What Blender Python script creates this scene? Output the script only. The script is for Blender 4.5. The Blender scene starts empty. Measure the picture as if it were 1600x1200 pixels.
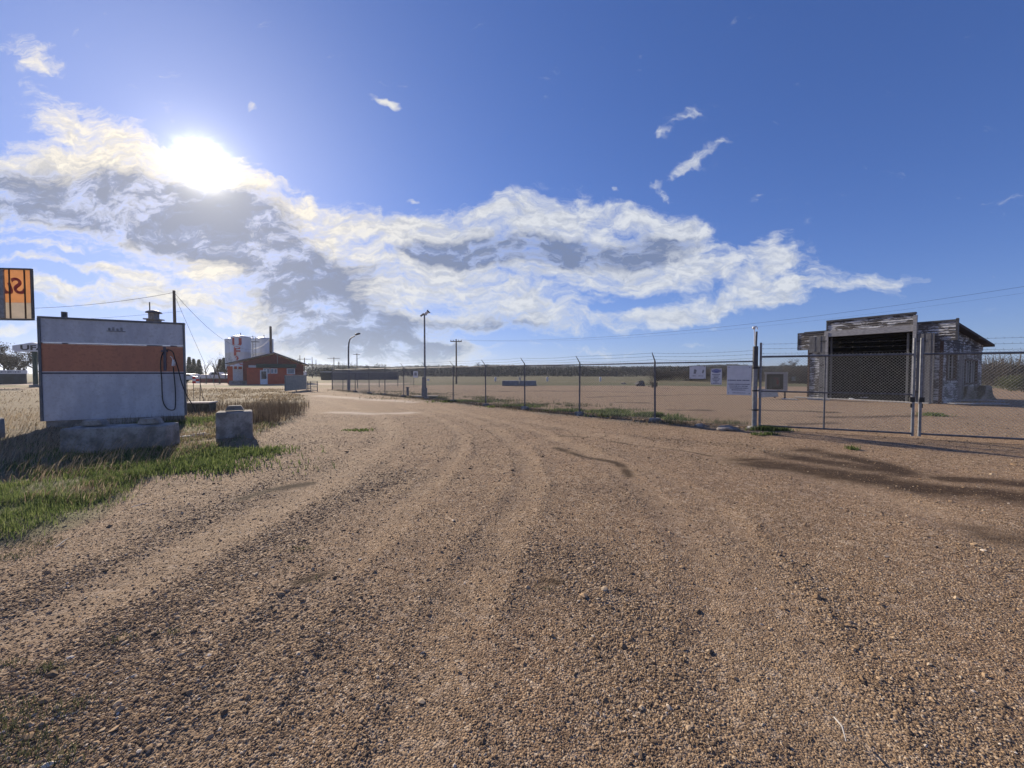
import bpy, bmesh, math, random
import numpy as np
from mathutils import Vector, Matrix, Euler
random.seed(7); RNG = np.random.default_rng(11)
SC = bpy.context.scene
COL = SC.collection
R = math.radians

# ------------------------------------------------------------------ camera
F = 600.0; HC = 1.6; PITCH = math.atan(17.0/600.0)
cam_data = bpy.data.cameras.new("camera")
cam_data.sensor_fit = 'HORIZONTAL'; cam_data.sensor_width = 36.0
cam_data.lens = 36.0*F/1600.0
cam_data.clip_start = 0.05; cam_data.clip_end = 9000
cam = bpy.data.objects.new("camera", cam_data); COL.objects.link(cam)
cam.location = (0, 0, HC); cam.rotation_euler = (math.pi/2-PITCH, 0, 0)
SC.camera = cam

def ray(px, py):
    a = (px-800)/F; b = (600-py)/F
    return (a, math.cos(PITCH)+math.sin(PITCH)*b, b*math.cos(PITCH)-math.sin(PITCH))
def G(px, py, z=0.0):                       # world point at height z seen at a pixel of the photo
    a, y, c = ray(px, py); t = (z-HC)/c
    return Vector((a*t, y*t, z))
def P(px, py, d):                           # world point at distance d along +Y
    a, y, c = ray(px, py); t = d/y
    return Vector((a*t, d, HC+c*t))

# ------------------------------------------------------------------ light
sx, sy, sz = ray(318, 258)
SUN = Vector((sx, sy, sz)).normalized()
SUN_EL = math.asin(SUN.z); SUN_AZ = math.atan2(SUN.x, SUN.y)     # clockwise from +Y
sl = bpy.data.lights.new("sun", 'SUN'); sl.energy = 5.0; sl.angle = R(0.6); sl.color = (1.0, 0.87, 0.70)
so = bpy.data.objects.new("sun", sl); COL.objects.link(so)
so.rotation_euler = (-SUN).to_track_quat('-Z', 'Y').to_euler()
so.location = SUN*60

SC.view_settings.view_transform = 'Standard'; SC.view_settings.look = 'None'
SC.view_settings.gamma = 1.0; SC.view_settings.use_curve_mapping = False
SC.view_settings.exposure = 0.55

# ------------------------------------------------------------------ sky
W = bpy.data.worlds.new("World"); SC.world = W; W.use_nodes = True
def build_sky():
    nt = W.node_tree; nt.nodes.clear(); N = nt.nodes; L = nt.links
    def n(t, **k):
        o = N.new(t)
        for a, b in k.items(): setattr(o, a, b)
        return o
    def math_(op, a, b=None, c=None, clamp=False):
        o = n('ShaderNodeMath', operation=op); o.use_clamp = clamp
        for i, v in enumerate((a, b, c)):
            if v is None: continue
            if isinstance(v, (int, float)): o.inputs[i].default_value = v
            else: L.new(v, o.inputs[i])
        return o.outputs[0]
    def mix(f, a, b, blend='MIX', clamp=True):
        o = n('ShaderNodeMix', data_type='RGBA', blend_type=blend); o.clamp_factor = clamp
        for s, v in ((o.inputs[0], f), (o.inputs[6], a), (o.inputs[7], b)):
            if isinstance(v, (int, float)): s.default_value = v
            elif isinstance(v, tuple): s.default_value = (*v, 1)
            else: L.new(v, s)
        return o.outputs[2]
    def mrange(v, a, b, c=0.0, d=1.0, interp='SMOOTHSTEP'):
        o = n('ShaderNodeMapRange', interpolation_type=interp)
        L.new(v, o.inputs[0])
        for i, x in zip((1, 2, 3, 4), (a, b, c, d)): o.inputs[i].default_value = x
        return o.outputs[0]
    tc = n('ShaderNodeTexCoord')
    sky = n('ShaderNodeTexSky', sky_type='NISHITA'); sky.sun_disc = False
    sky.sun_elevation = SUN_EL; sky.sun_rotation = SUN_AZ
    sky.altitude = 600; sky.air_density = 1.0; sky.dust_density = 0.25; sky.ozone_density = 2.5
    sep = n('ShaderNodeSeparateXYZ'); L.new(tc.outputs['Generated'], sep.inputs[0])
    ya = math_('MAXIMUM', math_('ABSOLUTE', sep.outputs[1]), 0.12)
    u = math_('DIVIDE', sep.outputs[0], ya); v = math_('DIVIDE', sep.outputs[2], ya)
    uv = n('ShaderNodeCombineXYZ'); L.new(u, uv.inputs[0]); L.new(v, uv.inputs[1])
    # domain warp
    def noise(vec, scale, detail, rough=0.55, dist=0.0, sc=(1, 1, 1), loc=(0, 0, 0), rot=0.0):
        m = n('ShaderNodeMapping'); m.inputs['Scale'].default_value = sc; m.inputs['Location'].default_value = loc
        m.inputs['Rotation'].default_value = (0, 0, rot)
        L.new(vec, m.inputs[0])
        t = n('ShaderNodeTexNoise'); t.inputs['Scale'].default_value = scale; t.inputs['Detail'].default_value = detail
        t.inputs['Roughness'].default_value = rough; t.inputs['Distortion'].default_value = dist
        L.new(m.outputs[0], t.inputs['Vector'])
        return t
    wn = noise(uv.outputs[0], 3.2, 5, 0.6, loc=(3.1, 1.7, 0.3))
    wsub = n('ShaderNodeVectorMath', operation='SUBTRACT'); L.new(wn.outputs['Color'], wsub.inputs[0]); wsub.inputs[1].default_value = (0.5, 0.5, 0.5)
    wsc = n('ShaderNodeVectorMath', operation='MULTIPLY'); L.new(wsub.outputs[0], wsc.inputs[0]); wsc.inputs[1].default_value = (0.30, 0.17, 0)
    wuv = n('ShaderNodeVectorMath', operation='ADD'); L.new(uv.outputs[0], wuv.inputs[0]); L.new(wsc.outputs[0], wuv.inputs[1])
    def field(ells, vec):
        acc = None
        for (cx, cy, rx, ry, ang, w) in ells:
            a, y, c = ray(cx, cy)
            m = n('ShaderNodeMapping', vector_type='TEXTURE')
            m.inputs['Location'].default_value = (a/y, c/y, 0)
            m.inputs['Rotation'].default_value = (0, 0, R(-ang))
            m.inputs['Scale'].default_value = (rx/F, ry/F, 1)
            L.new(vec, m.inputs[0])
            ln = n('ShaderNodeVectorMath', operation='LENGTH'); L.new(m.outputs[0], ln.inputs[0])
            o = mrange(ln.outputs['Value'], 1.35, 0.15, 0.0, w)
            acc = o if acc is None else math_('ADD', acc, o)
        return acc
    # (cx, cy, rx, ry, angle down to the right, weight)
    cover = [
        (40, 75, 75, 30, 28, .75), (115, 195, 130, 42, 38, .5), (190, 215, 170, 45, 28, .7), (270, 190, 40, 12, 40, .35),
        (60, 262, 190, 34, 6, .8), (190, 250, 190, 40, 14, .6),
        (130, 325, 330, 66, 4, 1.0), (330, 320, 150, 60, 20, .9), (400, 268, 75, 22, 18, .6), (425, 292, 80, 20, 16, .5),
        (420, 375, 240, 62, 10, .9), (560, 345, 170, 42, 10, .75), (700, 358, 150, 34, 4, .75), (850, 335, 150, 50, 2, .8),
        (960, 365, 190, 50, 6, .8), (1050, 355, 110, 42, 12, .6), (850, 400, 260, 42, 0, .9),
        (560, 430, 240, 60, 8, .8), (480, 470, 190, 90, 32, .95), (580, 545, 190, 44, 8, .95), (700, 470, 230, 55, 0, .75),
        (830, 500, 260, 34, 2, .8), (1000, 440, 230, 34, -3, .75), (1130, 415, 130, 34, -6, .7), (1200, 405, 90, 30, -6, .75), (1215, 370, 36, 16, -14, .7),
        (1110, 478, 190, 26, -10, .85), (1260, 452, 150, 32, -9, .8), (1370, 440, 80, 17, -10, .5), (640, 560, 120, 20, 0, .5),
        (60, 412, 80, 12, 5, .75), (170, 420, 90, 12, 4, .7), (190, 462, 170, 24, -2, .95), (90, 458, 90, 20, 4, .8), (50, 385, 90, 12, 4, .7),
        (40, 520, 120, 13, -4, .8), (330, 540, 120, 24, 4, .75), (330, 470, 170, 50, 10, .8), (450, 552, 160, 24, 0, .8), (330, 405, 170, 30, 6, .8), (820, 545, 260, 9, 0, .45), (1000, 548, 120, 6, -3, .4),
        (1088, 192, 50, 18, -22, .74), (1044, 215, 20, 11, 0, .72), (1118, 240, 58, 13, -25, .7), (1078, 262, 36, 10, -15, .66), (1036, 290, 36, 13, 22, .7), (955, 290, 16, 8, 0, .7), (590, 155, 20, 12, 30, .7), (400, 165, 14, 7, 30, .7), (655, 303, 10, 7, 20, .7),
    ]
    dark = [
        (110, 312, 340, 50, 2, 1.1), (330, 345, 170, 50, 14, 1.1), (250, 370, 200, 30, 6, .5), (495, 475, 165, 80, 38, 1.15), (420, 405, 110, 40, 25, .6),
        (590, 545, 180, 38, 6, 1.0), (820, 396, 200, 30, 2, 1.2), (700, 398, 90, 16, 5, .4), (960, 385, 130, 22, 2, .45), (1050, 372, 90, 18, 4, .4),
        (720, 512, 140, 20, 0, .65), (860, 520, 90, 13, 4, .45), (1290, 412, 100, 13, 6, .5), (1000, 505, 90, 9, 0, .3), (190, 475, 110, 9, 0, .4), (560, 425, 130, 22, 6, .4),
    ]
    cov = math_('MINIMUM', field(cover, wuv.outputs[0]), 1.0)
    drk = math_('MINIMUM', field(dark, wuv.outputs[0]), 1.0)
    d1 = noise(wuv.outputs[0], 5.0, 9, 0.62, sc=(1, 1.9, 1), rot=R(8))
    d2 = noise(wuv.outputs[0], 17.0, 8, 0.66, sc=(.8, 1.9, 1), loc=(4, 2, 0), rot=R(-6))
    nn = math_('ADD', math_('MULTIPLY', d1.outputs[0], 1.25), math_('MULTIPLY', d2.outputs[0], 1.15))
    nn = math_('SUBTRACT', nn, 0.72)
    # density: coverage raises the noise over the threshold
    dens0 = math_('ADD', nn, math_('MULTIPLY', cov, 0.62))
    dens = mrange(dens0, 0.70, 1.22)
    thick = mrange(dens0, 0.86, 1.2)
    puff = mrange(d2.outputs[0], 0.34, 0.64)
    d3 = noise(wuv.outputs[0], 7.0, 8, 0.62, sc=(.9, 1.8, 1), loc=(1.3, 6.2, 0))
    dk = mrange(math_('ADD', drk, math_('MULTIPLY', math_('SUBTRACT', d3.outputs[0], 0.5), 1.35)), -0.02, 1.05)
    body = mrange(dens0, 0.80, 1.25)
    d4 = noise(wuv.outputs[0], 44.0, 6, 0.6, sc=(.8, 1.7, 1), loc=(9, 2, 4))
    fluff = mrange(math_('ADD', math_('MULTIPLY', d2.outputs[0], .6), math_('MULTIPLY', d4.outputs[0], .4)), 0.40, 0.60)
    pf = math_('MULTIPLY', math_('SUBTRACT', math_('MULTIPLY', math_('SUBTRACT', 1.0, fluff), 0.50), 0.04), thick)
    shade = math_('MINIMUM', math_('ADD', math_('MULTIPLY', math_('MULTIPLY', dk, body), 1.15), pf), 1.0)
    shade = math_('MAXIMUM', shade, 0.0)
    dots = n('ShaderNodeVectorMath', operation='DOT_PRODUCT'); L.new(tc.outputs['Generated'], dots.inputs[0]); dots.inputs[1].default_value = SUN
    dt = math_('MAXIMUM', dots.outputs['Value'], 0.0)
    g_wide = math_('POWER', dt, 9.0); g_mid = math_('POWER', dt, 36.0); g_core = math_('POWER', dt, 380.0); g_disc = math_('POWER', dt, 2600.0)
    # clear sky
    tint = mix(1.0, sky.outputs[0], SKY_TINT, 'MULTIPLY')
    den = n('ShaderNodeVectorMath', operation='MULTIPLY_ADD'); L.new(tint, den.inputs[0])
    den.inputs[1].default_value = (1/SKY_MAX[0], 1/SKY_MAX[1], 1/SKY_MAX[2]); den.inputs[2].default_value = (1, 1, 1)
    dv = n('ShaderNodeVectorMath', operation='DIVIDE'); L.new(tint, dv.inputs[0]); L.new(den.outputs[0], dv.inputs[1])
    tint = dv.outputs[0]
    # clouds (values in the same unit as the sky texture)
    lit = mix(g_wide, CL_LIT, CL_LIT_SUN)
    lit = mix(g_mid, lit, CL_LIT_CORE)
    shd = mix(g_wide, CL_SHD, CL_SHD_SUN)
    cc = mix(shade, lit, shd)
    col = mix(dens, tint, cc)
    # pale air low over the horizon
    hz = math_('MULTIPLY', math_('POWER', math_('SUBTRACT', 1.0, math_('MAXIMUM', math_('MINIMUM', sep.outputs[2], 1.0), 0.0)), 14.0), 0.45)
    col = mix(hz, col, mix(g_wide, HZ_COL, HZ_SUN))
    # light of the veiled sun
    gl = n('ShaderNodeVectorMath', operation='ADD')
    def glow(f, c, amt):
        o = mix(1.0, c, (amt, amt, amt), 'MULTIPLY')
        s = n('ShaderNodeVectorMath', operation='SCALE'); L.new(o, s.inputs[0]); L.new(f, s.inputs['Scale']); return s.outputs[0]
    def vadd(a, b):
        o = n('ShaderNodeVectorMath', operation='ADD'); L.new(a, o.inputs[0]); L.new(b, o.inputs[1]); return o.outputs[0]
    col = vadd(col, glow(g_wide, (1.0, .93, .82), GLOW[0]))
    col = vadd(col, glow(g_mid, (1.0, .88, .68), GLOW[1]))
    col = vadd(col, glow(g_core, (1.0, .93, .8), GLOW[2]))
    g_disc = math_('MULTIPLY', g_disc, mrange(d2.outputs[0], 0.25, 0.75, 0.35, 1.6))
    col = vadd(col, glow(g_disc, (1.0, .97, .9), GLOW[3]))
    bg = n('ShaderNodeBackground'); bg.inputs[1].default_value = 0.12
    L.new(col, bg.inputs[0])
    out = n('ShaderNodeOutputWorld'); L.new(bg.outputs[0], out.inputs[0])
SKY_TINT = (0.43, 0.57, 1.00); SKY_MAX = (5.0, 6.2, 12)
CL_LIT = (4.0, 4.2, 4.6); CL_LIT_SUN = (4.5, 4.4, 4.25); CL_LIT_CORE = (5.6, 5.0, 4.0)
CL_SHD = (1.05, 1.38, 2.3); CL_SHD_SUN = (1.0, 1.25, 2.0)
HZ_COL = (2.5, 3.5, 4.4); HZ_SUN = (3.3, 3.5, 3.5)
GLOW = (0.35, 0.7, 2.0, 30.0)
build_sky()
try:
    W.cycles.sampling_method = 'MANUAL'; W.cycles.sample_map_resolution = 512
except Exception: pass

# ------------------------------------------------------------------ materials
def new_mat(name):
    m = bpy.data.materials.new(name); m.use_nodes = True
    nt = m.node_tree; b = nt.nodes['Principled BSDF']
    return m, nt, nt.nodes, nt.links, b
def _rgb(c): return (c[0], c[1], c[2], 1)
def mat(name, c1, c2=None, scale=6.0, rough=0.7, metal=0.0, bump=0.0, bscale=None, stretch=(1, 1, 1), lo=0.38, hi=0.62, spec=0.4, detail=6, dirt=None):
    """two-tone weathered surface: c1 / c2 patches in object space, optional fine grime speckle"""
    m, nt, N, L, b = new_mat(name)
    b.inputs['Roughness'].default_value = rough; b.inputs['Metallic'].default_value = metal
    b.inputs['Specular IOR Level'].default_value = spec
    tc = N.new('ShaderNodeTexCoord'); mp = N.new('ShaderNodeMapping'); mp.inputs['Scale'].default_value = stretch
    L.new(tc.outputs['Object'], mp.inputs[0])
    t = N.new('ShaderNodeTexNoise'); t.inputs['Scale'].default_value = scale; t.inputs['Detail'].default_value = detail; t.inputs['Roughness'].default_value = .62
    L.new(mp.outputs[0], t.inputs[0])
    r = N.new('ShaderNodeMapRange'); r.interpolation_type = 'SMOOTHSTEP'; r.inputs[1].default_value = lo; r.inputs[2].default_value = hi
    L.new(t.outputs[0], r.inputs[0])
    mx = N.new('ShaderNodeMix'); mx.data_type = 'RGBA'; mx.inputs[6].default_value = _rgb(c1); mx.inputs[7].default_value = _rgb(c2 or tuple(x*.8 for x in c1))
    L.new(r.outputs[0], mx.inputs[0]); col = mx.outputs[2]
    if dirt:
        t3 = N.new('ShaderNodeTexNoise'); t3.inputs['Scale'].default_value = scale*7; t3.inputs['Detail'].default_value = 4
        L.new(tc.outputs['Object'], t3.inputs[0])
        r3 = N.new('ShaderNodeMapRange'); r3.inputs[1].default_value = .5; r3.inputs[2].default_value = .75; r3.inputs[4].default_value = .6; L.new(t3.outputs[0], r3.inputs[0])
        m3 = N.new('ShaderNodeMix'); m3.data_type = 'RGBA'; m3.inputs[7].default_value = _rgb(dirt); L.new(r3.outputs[0], m3.inputs[0]); L.new(col, m3.inputs[6]); col = m3.outputs[2]
    L.new(col, b.inputs['Base Color'])
    if bump:
        t2 = N.new('ShaderNodeTexNoise'); t2.inputs['Scale'].default_value = bscale or scale*5; t2.inputs['Detail'].default_value = 6
        L.new(mp.outputs[0], t2.inputs[0])
        bp = N.new('ShaderNodeBump'); bp.inputs['Strength'].default_value = bump; bp.inputs['Distance'].default_value = .02
        L.new(t2.outputs[0], bp.inputs['Height']); L.new(bp.outputs[0], b.inputs['Normal'])
    return m
M = {}
M['galv'] = mat('galvanised_steel', (.27, .28, .295), (.18, .19, .205), 9, .6, .25, .1, 60)
M['galv_dark'] = mat('dull_galvanised_steel', (.16, .165, .18), (.10, .105, .115), 9, .55, .3, .1, 60)
M['wire'] = mat('fence_wire', (.28, .285, .29), (.19, .195, .20), 20, .5, .3)
M['rust_wire'] = mat('barbed_wire_steel', (.12, .115, .11), (.08, .07, .06), 20, .6, .4)
M['concrete'] = mat('weathered_concrete', (.36, .345, .315), (.19, .18, .16), 3, .95, 0, .9, 22, dirt=(.13, .12, .10))
M['concrete_light'] = mat('pale_concrete', (.50, .48, .44), (.38, .36, .33), 3, .9, 0, .3, 30)
M['white_paint'] = mat('dusty_white_panel_paint', (.56, .57, .60), (.45, .46, .50), 2.2, .5, 0, .05, 14, (1, 1, .35), dirt=(.38, .37, .37))
M['orange_paint'] = mat('faded_orange_panel_paint', (.50, .20, .11), (.42, .17, .10), 2.0, .5, 0, .05, 14, (1, 1, .3), dirt=(.30, .12, .07))
M['frame_grey'] = mat('grey_steel_frame', (.13, .14, .16), (.09, .1, .115), 5, .5, .2)
M['orange_line'] = mat('dark_band_trim', (.09, .08, .11), (.06, .055, .08), 5, .5)
M['trim_dark'] = mat('dark_steel_trim', (.055, .06, .07), (.085, .085, .09), 6, .55, .2)
M['black'] = mat('black_rubber', (.018, .018, .02), (.03, .03, .03), 12, .5)
M['white'] = mat('white_enamel', (.74, .75, .76), (.62, .63, .65), 5, .45)
M['sign_white'] = mat('white_sign_board', (.66, .68, .72), (.60, .62, .66), 6, .5)
M['ink'] = mat('dark_blue_ink', (.035, .05, .12), (.05, .07, .14), 8, .6)
M['ink_blue'] = mat('blue_sign_ink', (.02, .045, .30), (.02, .04, .25), 8, .5)
M['ink_black'] = mat('black_letter_paint', (.02, .022, .025), (.03, .03, .035), 8, .5)
M['red_letter'] = mat('red_letter_paint', (.42, .05, .035), (.34, .045, .035), 4, .5)
M['wood_pole'] = mat('weathered_pole_wood', (.15, .12, .095), (.09, .072, .058), 5, .85, 0, .4, 30, (1, 1, .12))
M['wood_grey'] = mat('silvered_plank_wood', (.17, .175, .185), (.10, .10, .105), 5, .85, 0, .5, 40, (6, 6, .4))
M['wood_board'] = mat('grey_fascia_board', (.34, .345, .36), (.22, .22, .23), 5, .8, 0, .3, 40, (1, 6, 6))
M['brown_trim'] = mat('brown_corner_board', (.085, .05, .035), (.05, .032, .025), 6, .85, 0, .3, 30, (4, 4, .4))
M['roof_dark'] = mat('dark_shingle', (.05, .042, .038), (.075, .06, .05), 8, .9, 0, .5, 40)
M['dark_inside'] = mat('interior_painted_shade', (.011, .010, .0095), (.006, .0055, .005), 3, .95)  # near-black base colour paints in the shade inside shed and cabinet
M['brick_red'] = mat('painted_red_brick', (.48, .10, .055), (.40, .08, .045), 2, .8, 0, .2, 20, dirt=(.24, .06, .045))
M['gable_red'] = mat('dull_red_cladding', (.22, .055, .045), (.17, .045, .04), 2, .8, 0, .2, 20)
M['green_fascia'] = mat('dark_green_fascia', (.014, .05, .045), (.012, .038, .036), 4, .5)
M['metal_roof'] = mat('pale_metal_roof', (.62, .63, .65), (.5, .51, .53), 1.5, .4, .2)
M['tank_white'] = mat('white_tank_steel', (.62, .64, .68), (.5, .52, .56), .6, .45, 0, .05, 4, (1, 1, .3))
M['glass'] = mat('dark_window_glass', (.03, .04, .05), (.05, .06, .07), 2, .12)
M['leadglass'] = mat('grey_window_glass', (.20, .24, .27), (.14, .17, .2), 2, .15)
M['skid'] = mat('dark_green_skid', (.06, .075, .07), (.04, .05, .048), 5, .7, .1, .2, 20)
M['slat'] = mat('blue_grey_slat', (.25, .28, .29), (.19, .215, .225), 4, .6)
M['bin'] = mat('blue_grey_steel_bin', (.24, .26, .30), (.17, .19, .22), 2, .5, .2)
M['dark_wall'] = mat('dark_hoarding', (.045, .055, .07), (.03, .036, .045), .8, .8)
M['red_paint'] = mat('red_reflective', (.5, .03, .03), (.4, .03, .03), 6, .5)
M['bark'] = mat('grey_bark', (.13, .11, .09), (.08, .07, .058), 5, .9, 0, .5, 25, (1, 1, .2))
M['tyre'] = mat('tyre_rubber', (.02, .02, .02), (.03, .03, .028), 9, .8)
M['carpaint'] = mat('white_car_paint', (.7, .71, .73), (.62, .63, .65), 2, .25)
M['carsilver'] = mat('silver_car_paint', (.4, .41, .43), (.34, .35, .37), 2, .25, .4)
M['carred'] = mat('dark_red_car_paint', (.18, .03, .03), (.14, .025, .025), 2, .25)
M['stone'] = mat('field_stone', (.34, .30, .26), (.20, .175, .15), 6, .9, 0, .4, 30)

def sheet_mat(name, c1, c2, emit=None):
    m = mat(name, c1, c2, 4, .5)
    b = m.node_tree.nodes['Principled BSDF']
    nt = m.node_tree; tr = nt.nodes.new('ShaderNodeBsdfTranslucent'); ad = nt.nodes.new('ShaderNodeMixShader'); ad.inputs[0].default_value = .6
    src = b.inputs['Base Color'].links[0].from_socket; nt.links.new(src, tr.inputs[0])
    out = nt.nodes['Material Output']; nt.links.new(b.outputs[0], ad.inputs[1]); nt.links.new(tr.outputs[0], ad.inputs[2]); nt.links.new(ad.outputs[0], out.inputs[0])
    return m
M['acr_orange'] = sheet_mat('orange_acrylic_sheet', (.80, .53, .30), (.74, .48, .27))
M['acr_white'] = sheet_mat('cream_acrylic_sheet', (.68, .62, .54), (.62, .57, .50))
M['acr_red'] = sheet_mat('red_acrylic_lettering', (.50, .14, .12), (.45, .12, .11))

def foliage_mat(name, c1, c2, c3, transl=.35, attr=False):
    m, nt, N, L, b = new_mat(name)
    b.inputs['Roughness'].default_value = .7; b.inputs['Specular IOR Level'].default_value = .25
    a = N.new('ShaderNodeAttribute'); a.attribute_name = 'tone'
    cr = N.new('ShaderNodeValToRGB'); e = cr.color_ramp.elements
    e[0].color = _rgb(c1); e[1].color = _rgb(c3); k = cr.color_ramp.elements.new(.5); k.color = _rgb(c2)
    L.new(a.outputs['Fac'], cr.inputs[0])
    L.new(cr.outputs[0], b.inputs['Base Color'])
    tr = N.new('ShaderNodeBsdfTranslucent'); L.new(cr.outputs[0], tr.inputs[0])
    mx = N.new('ShaderNodeMixShader'); mx.inputs[0].default_value = transl
    L.new(b.outputs[0], mx.inputs[1]); L.new(tr.outputs[0], mx.inputs[2]); L.new(mx.outputs[0], N['Material Output'].inputs[0])
    return m
M['twigs'] = foliage_mat('bare_twigs', (.040, .033, .028), (.068, .057, .045), (.11, .095, .072), .1)
M['budding'] = foliage_mat('budding_leaves', (.06, .07, .035), (.10, .115, .055), (.17, .17, .09), .3)
M['darkwood'] = foliage_mat('far_wood_foliage', (.022, .028, .026), (.036, .042, .036), (.06, .065, .05), .1)
M['spruce'] = foliage_mat('spruce_needles', (.02, .035, .025), (.03, .05, .035), (.045, .07, .045), .1)
M['grass_green'] = foliage_mat('green_grass_blades', (.055, .085, .03), (.12, .165, .05), (.25, .28, .11), .45)
M['grass_dry'] = foliage_mat('dry_grass_blades', (.13, .10, .065), (.27, .21, .135), (.46, .38, .26), .35)
M['stalks'] = foliage_mat('dead_weed_stalks', (.07, .05, .035), (.13, .10, .07), (.24, .19, .13), .15)

# peeling clapboard paint
def peeling():
    m, nt, N, L, b = new_mat('peeling_white_clapboard')
    b.inputs['Roughness'].default_value = .85
    tc = N.new('ShaderNodeTexCoord')
    def noise(scale, st, det=6, ro=.65):
        mp = N.new('ShaderNodeMapping'); mp.inputs['Scale'].default_value = st; L.new(tc.outputs['Object'], mp.inputs[0])
        t = N.new('ShaderNodeTexNoise'); t.inputs['Scale'].default_value = scale; t.inputs['Detail'].default_value = det; t.inputs['Roughness'].default_value = ro
        L.new(mp.outputs[0], t.inputs[0]); return t.outputs[0]
    a = noise(1.5, (1.0, 1.0, 7.4), 9, .75); c = noise(1.3, (1, 1, 1.6), 4); d = noise(7, (.8, .8, 10), 6)
    s = N.new('ShaderNodeMath'); s.operation = 'MULTIPLY_ADD'; s.inputs[1].default_value = .9; L.new(c, s.inputs[0]); L.new(a, s.inputs[2])
    s2 = N.new('ShaderNodeMath'); s2.operation = 'MULTIPLY_ADD'; s2.inputs[1].default_value = .35; L.new(d, s2.inputs[0]); L.new(s.outputs[0], s2.inputs[2])
    r = N.new('ShaderNodeMapRange'); r.inputs[1].default_value = 1.08; r.inputs[2].default_value = 1.12; L.new(s2.outputs[0], r.inputs[0])
    w = N.new('ShaderNodeMix'); w.data_type = 'RGBA'; w.inputs[6].default_value = (.66, .67, .68, 1); w.inputs[7].default_value = (.40, .41, .42, 1); L.new(d, w.inputs[0])
    g = N.new('ShaderNodeMix'); g.data_type = 'RGBA'; g.inputs[6].default_value = (.05, .045, .04, 1); g.inputs[7].default_value = (.15, .135, .125, 1); L.new(a, g.inputs[0])
    x = N.new('ShaderNodeMix'); x.data_type = 'RGBA'; L.new(r.outputs[0], x.inputs[0]); L.new(w.outputs[2], x.inputs[6]); L.new(g.outputs[2], x.inputs[7])
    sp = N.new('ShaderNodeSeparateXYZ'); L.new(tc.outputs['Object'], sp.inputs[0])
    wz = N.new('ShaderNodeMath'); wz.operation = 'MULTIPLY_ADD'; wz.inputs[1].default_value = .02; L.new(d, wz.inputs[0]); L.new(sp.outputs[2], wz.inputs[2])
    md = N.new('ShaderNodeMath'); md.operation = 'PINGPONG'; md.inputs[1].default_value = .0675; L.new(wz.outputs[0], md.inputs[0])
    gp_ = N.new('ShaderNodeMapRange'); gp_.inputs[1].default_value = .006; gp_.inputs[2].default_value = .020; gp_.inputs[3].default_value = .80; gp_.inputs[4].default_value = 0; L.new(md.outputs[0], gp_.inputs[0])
    gx = N.new('ShaderNodeMix'); gx.data_type = 'RGBA'; L.new(gp_.outputs[0], gx.inputs[0]); L.new(x.outputs[2], gx.inputs[6]); gx.inputs[7].default_value = (.025, .022, .02, 1)  # dark line along each board edge: gap grime plus painted lap shade
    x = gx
    L.new(x.outputs[2], b.inputs['Base Color'])
    bp = N.new('ShaderNodeBump'); bp.inputs['Strength'].default_value = .5; bp.inputs['Distance'].default_value = .02; L.new(s2.outputs[0], bp.inputs['Height']); L.new(bp.outputs[0], b.inputs['Normal'])
    return m
M['clapboard'] = peeling()

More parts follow.
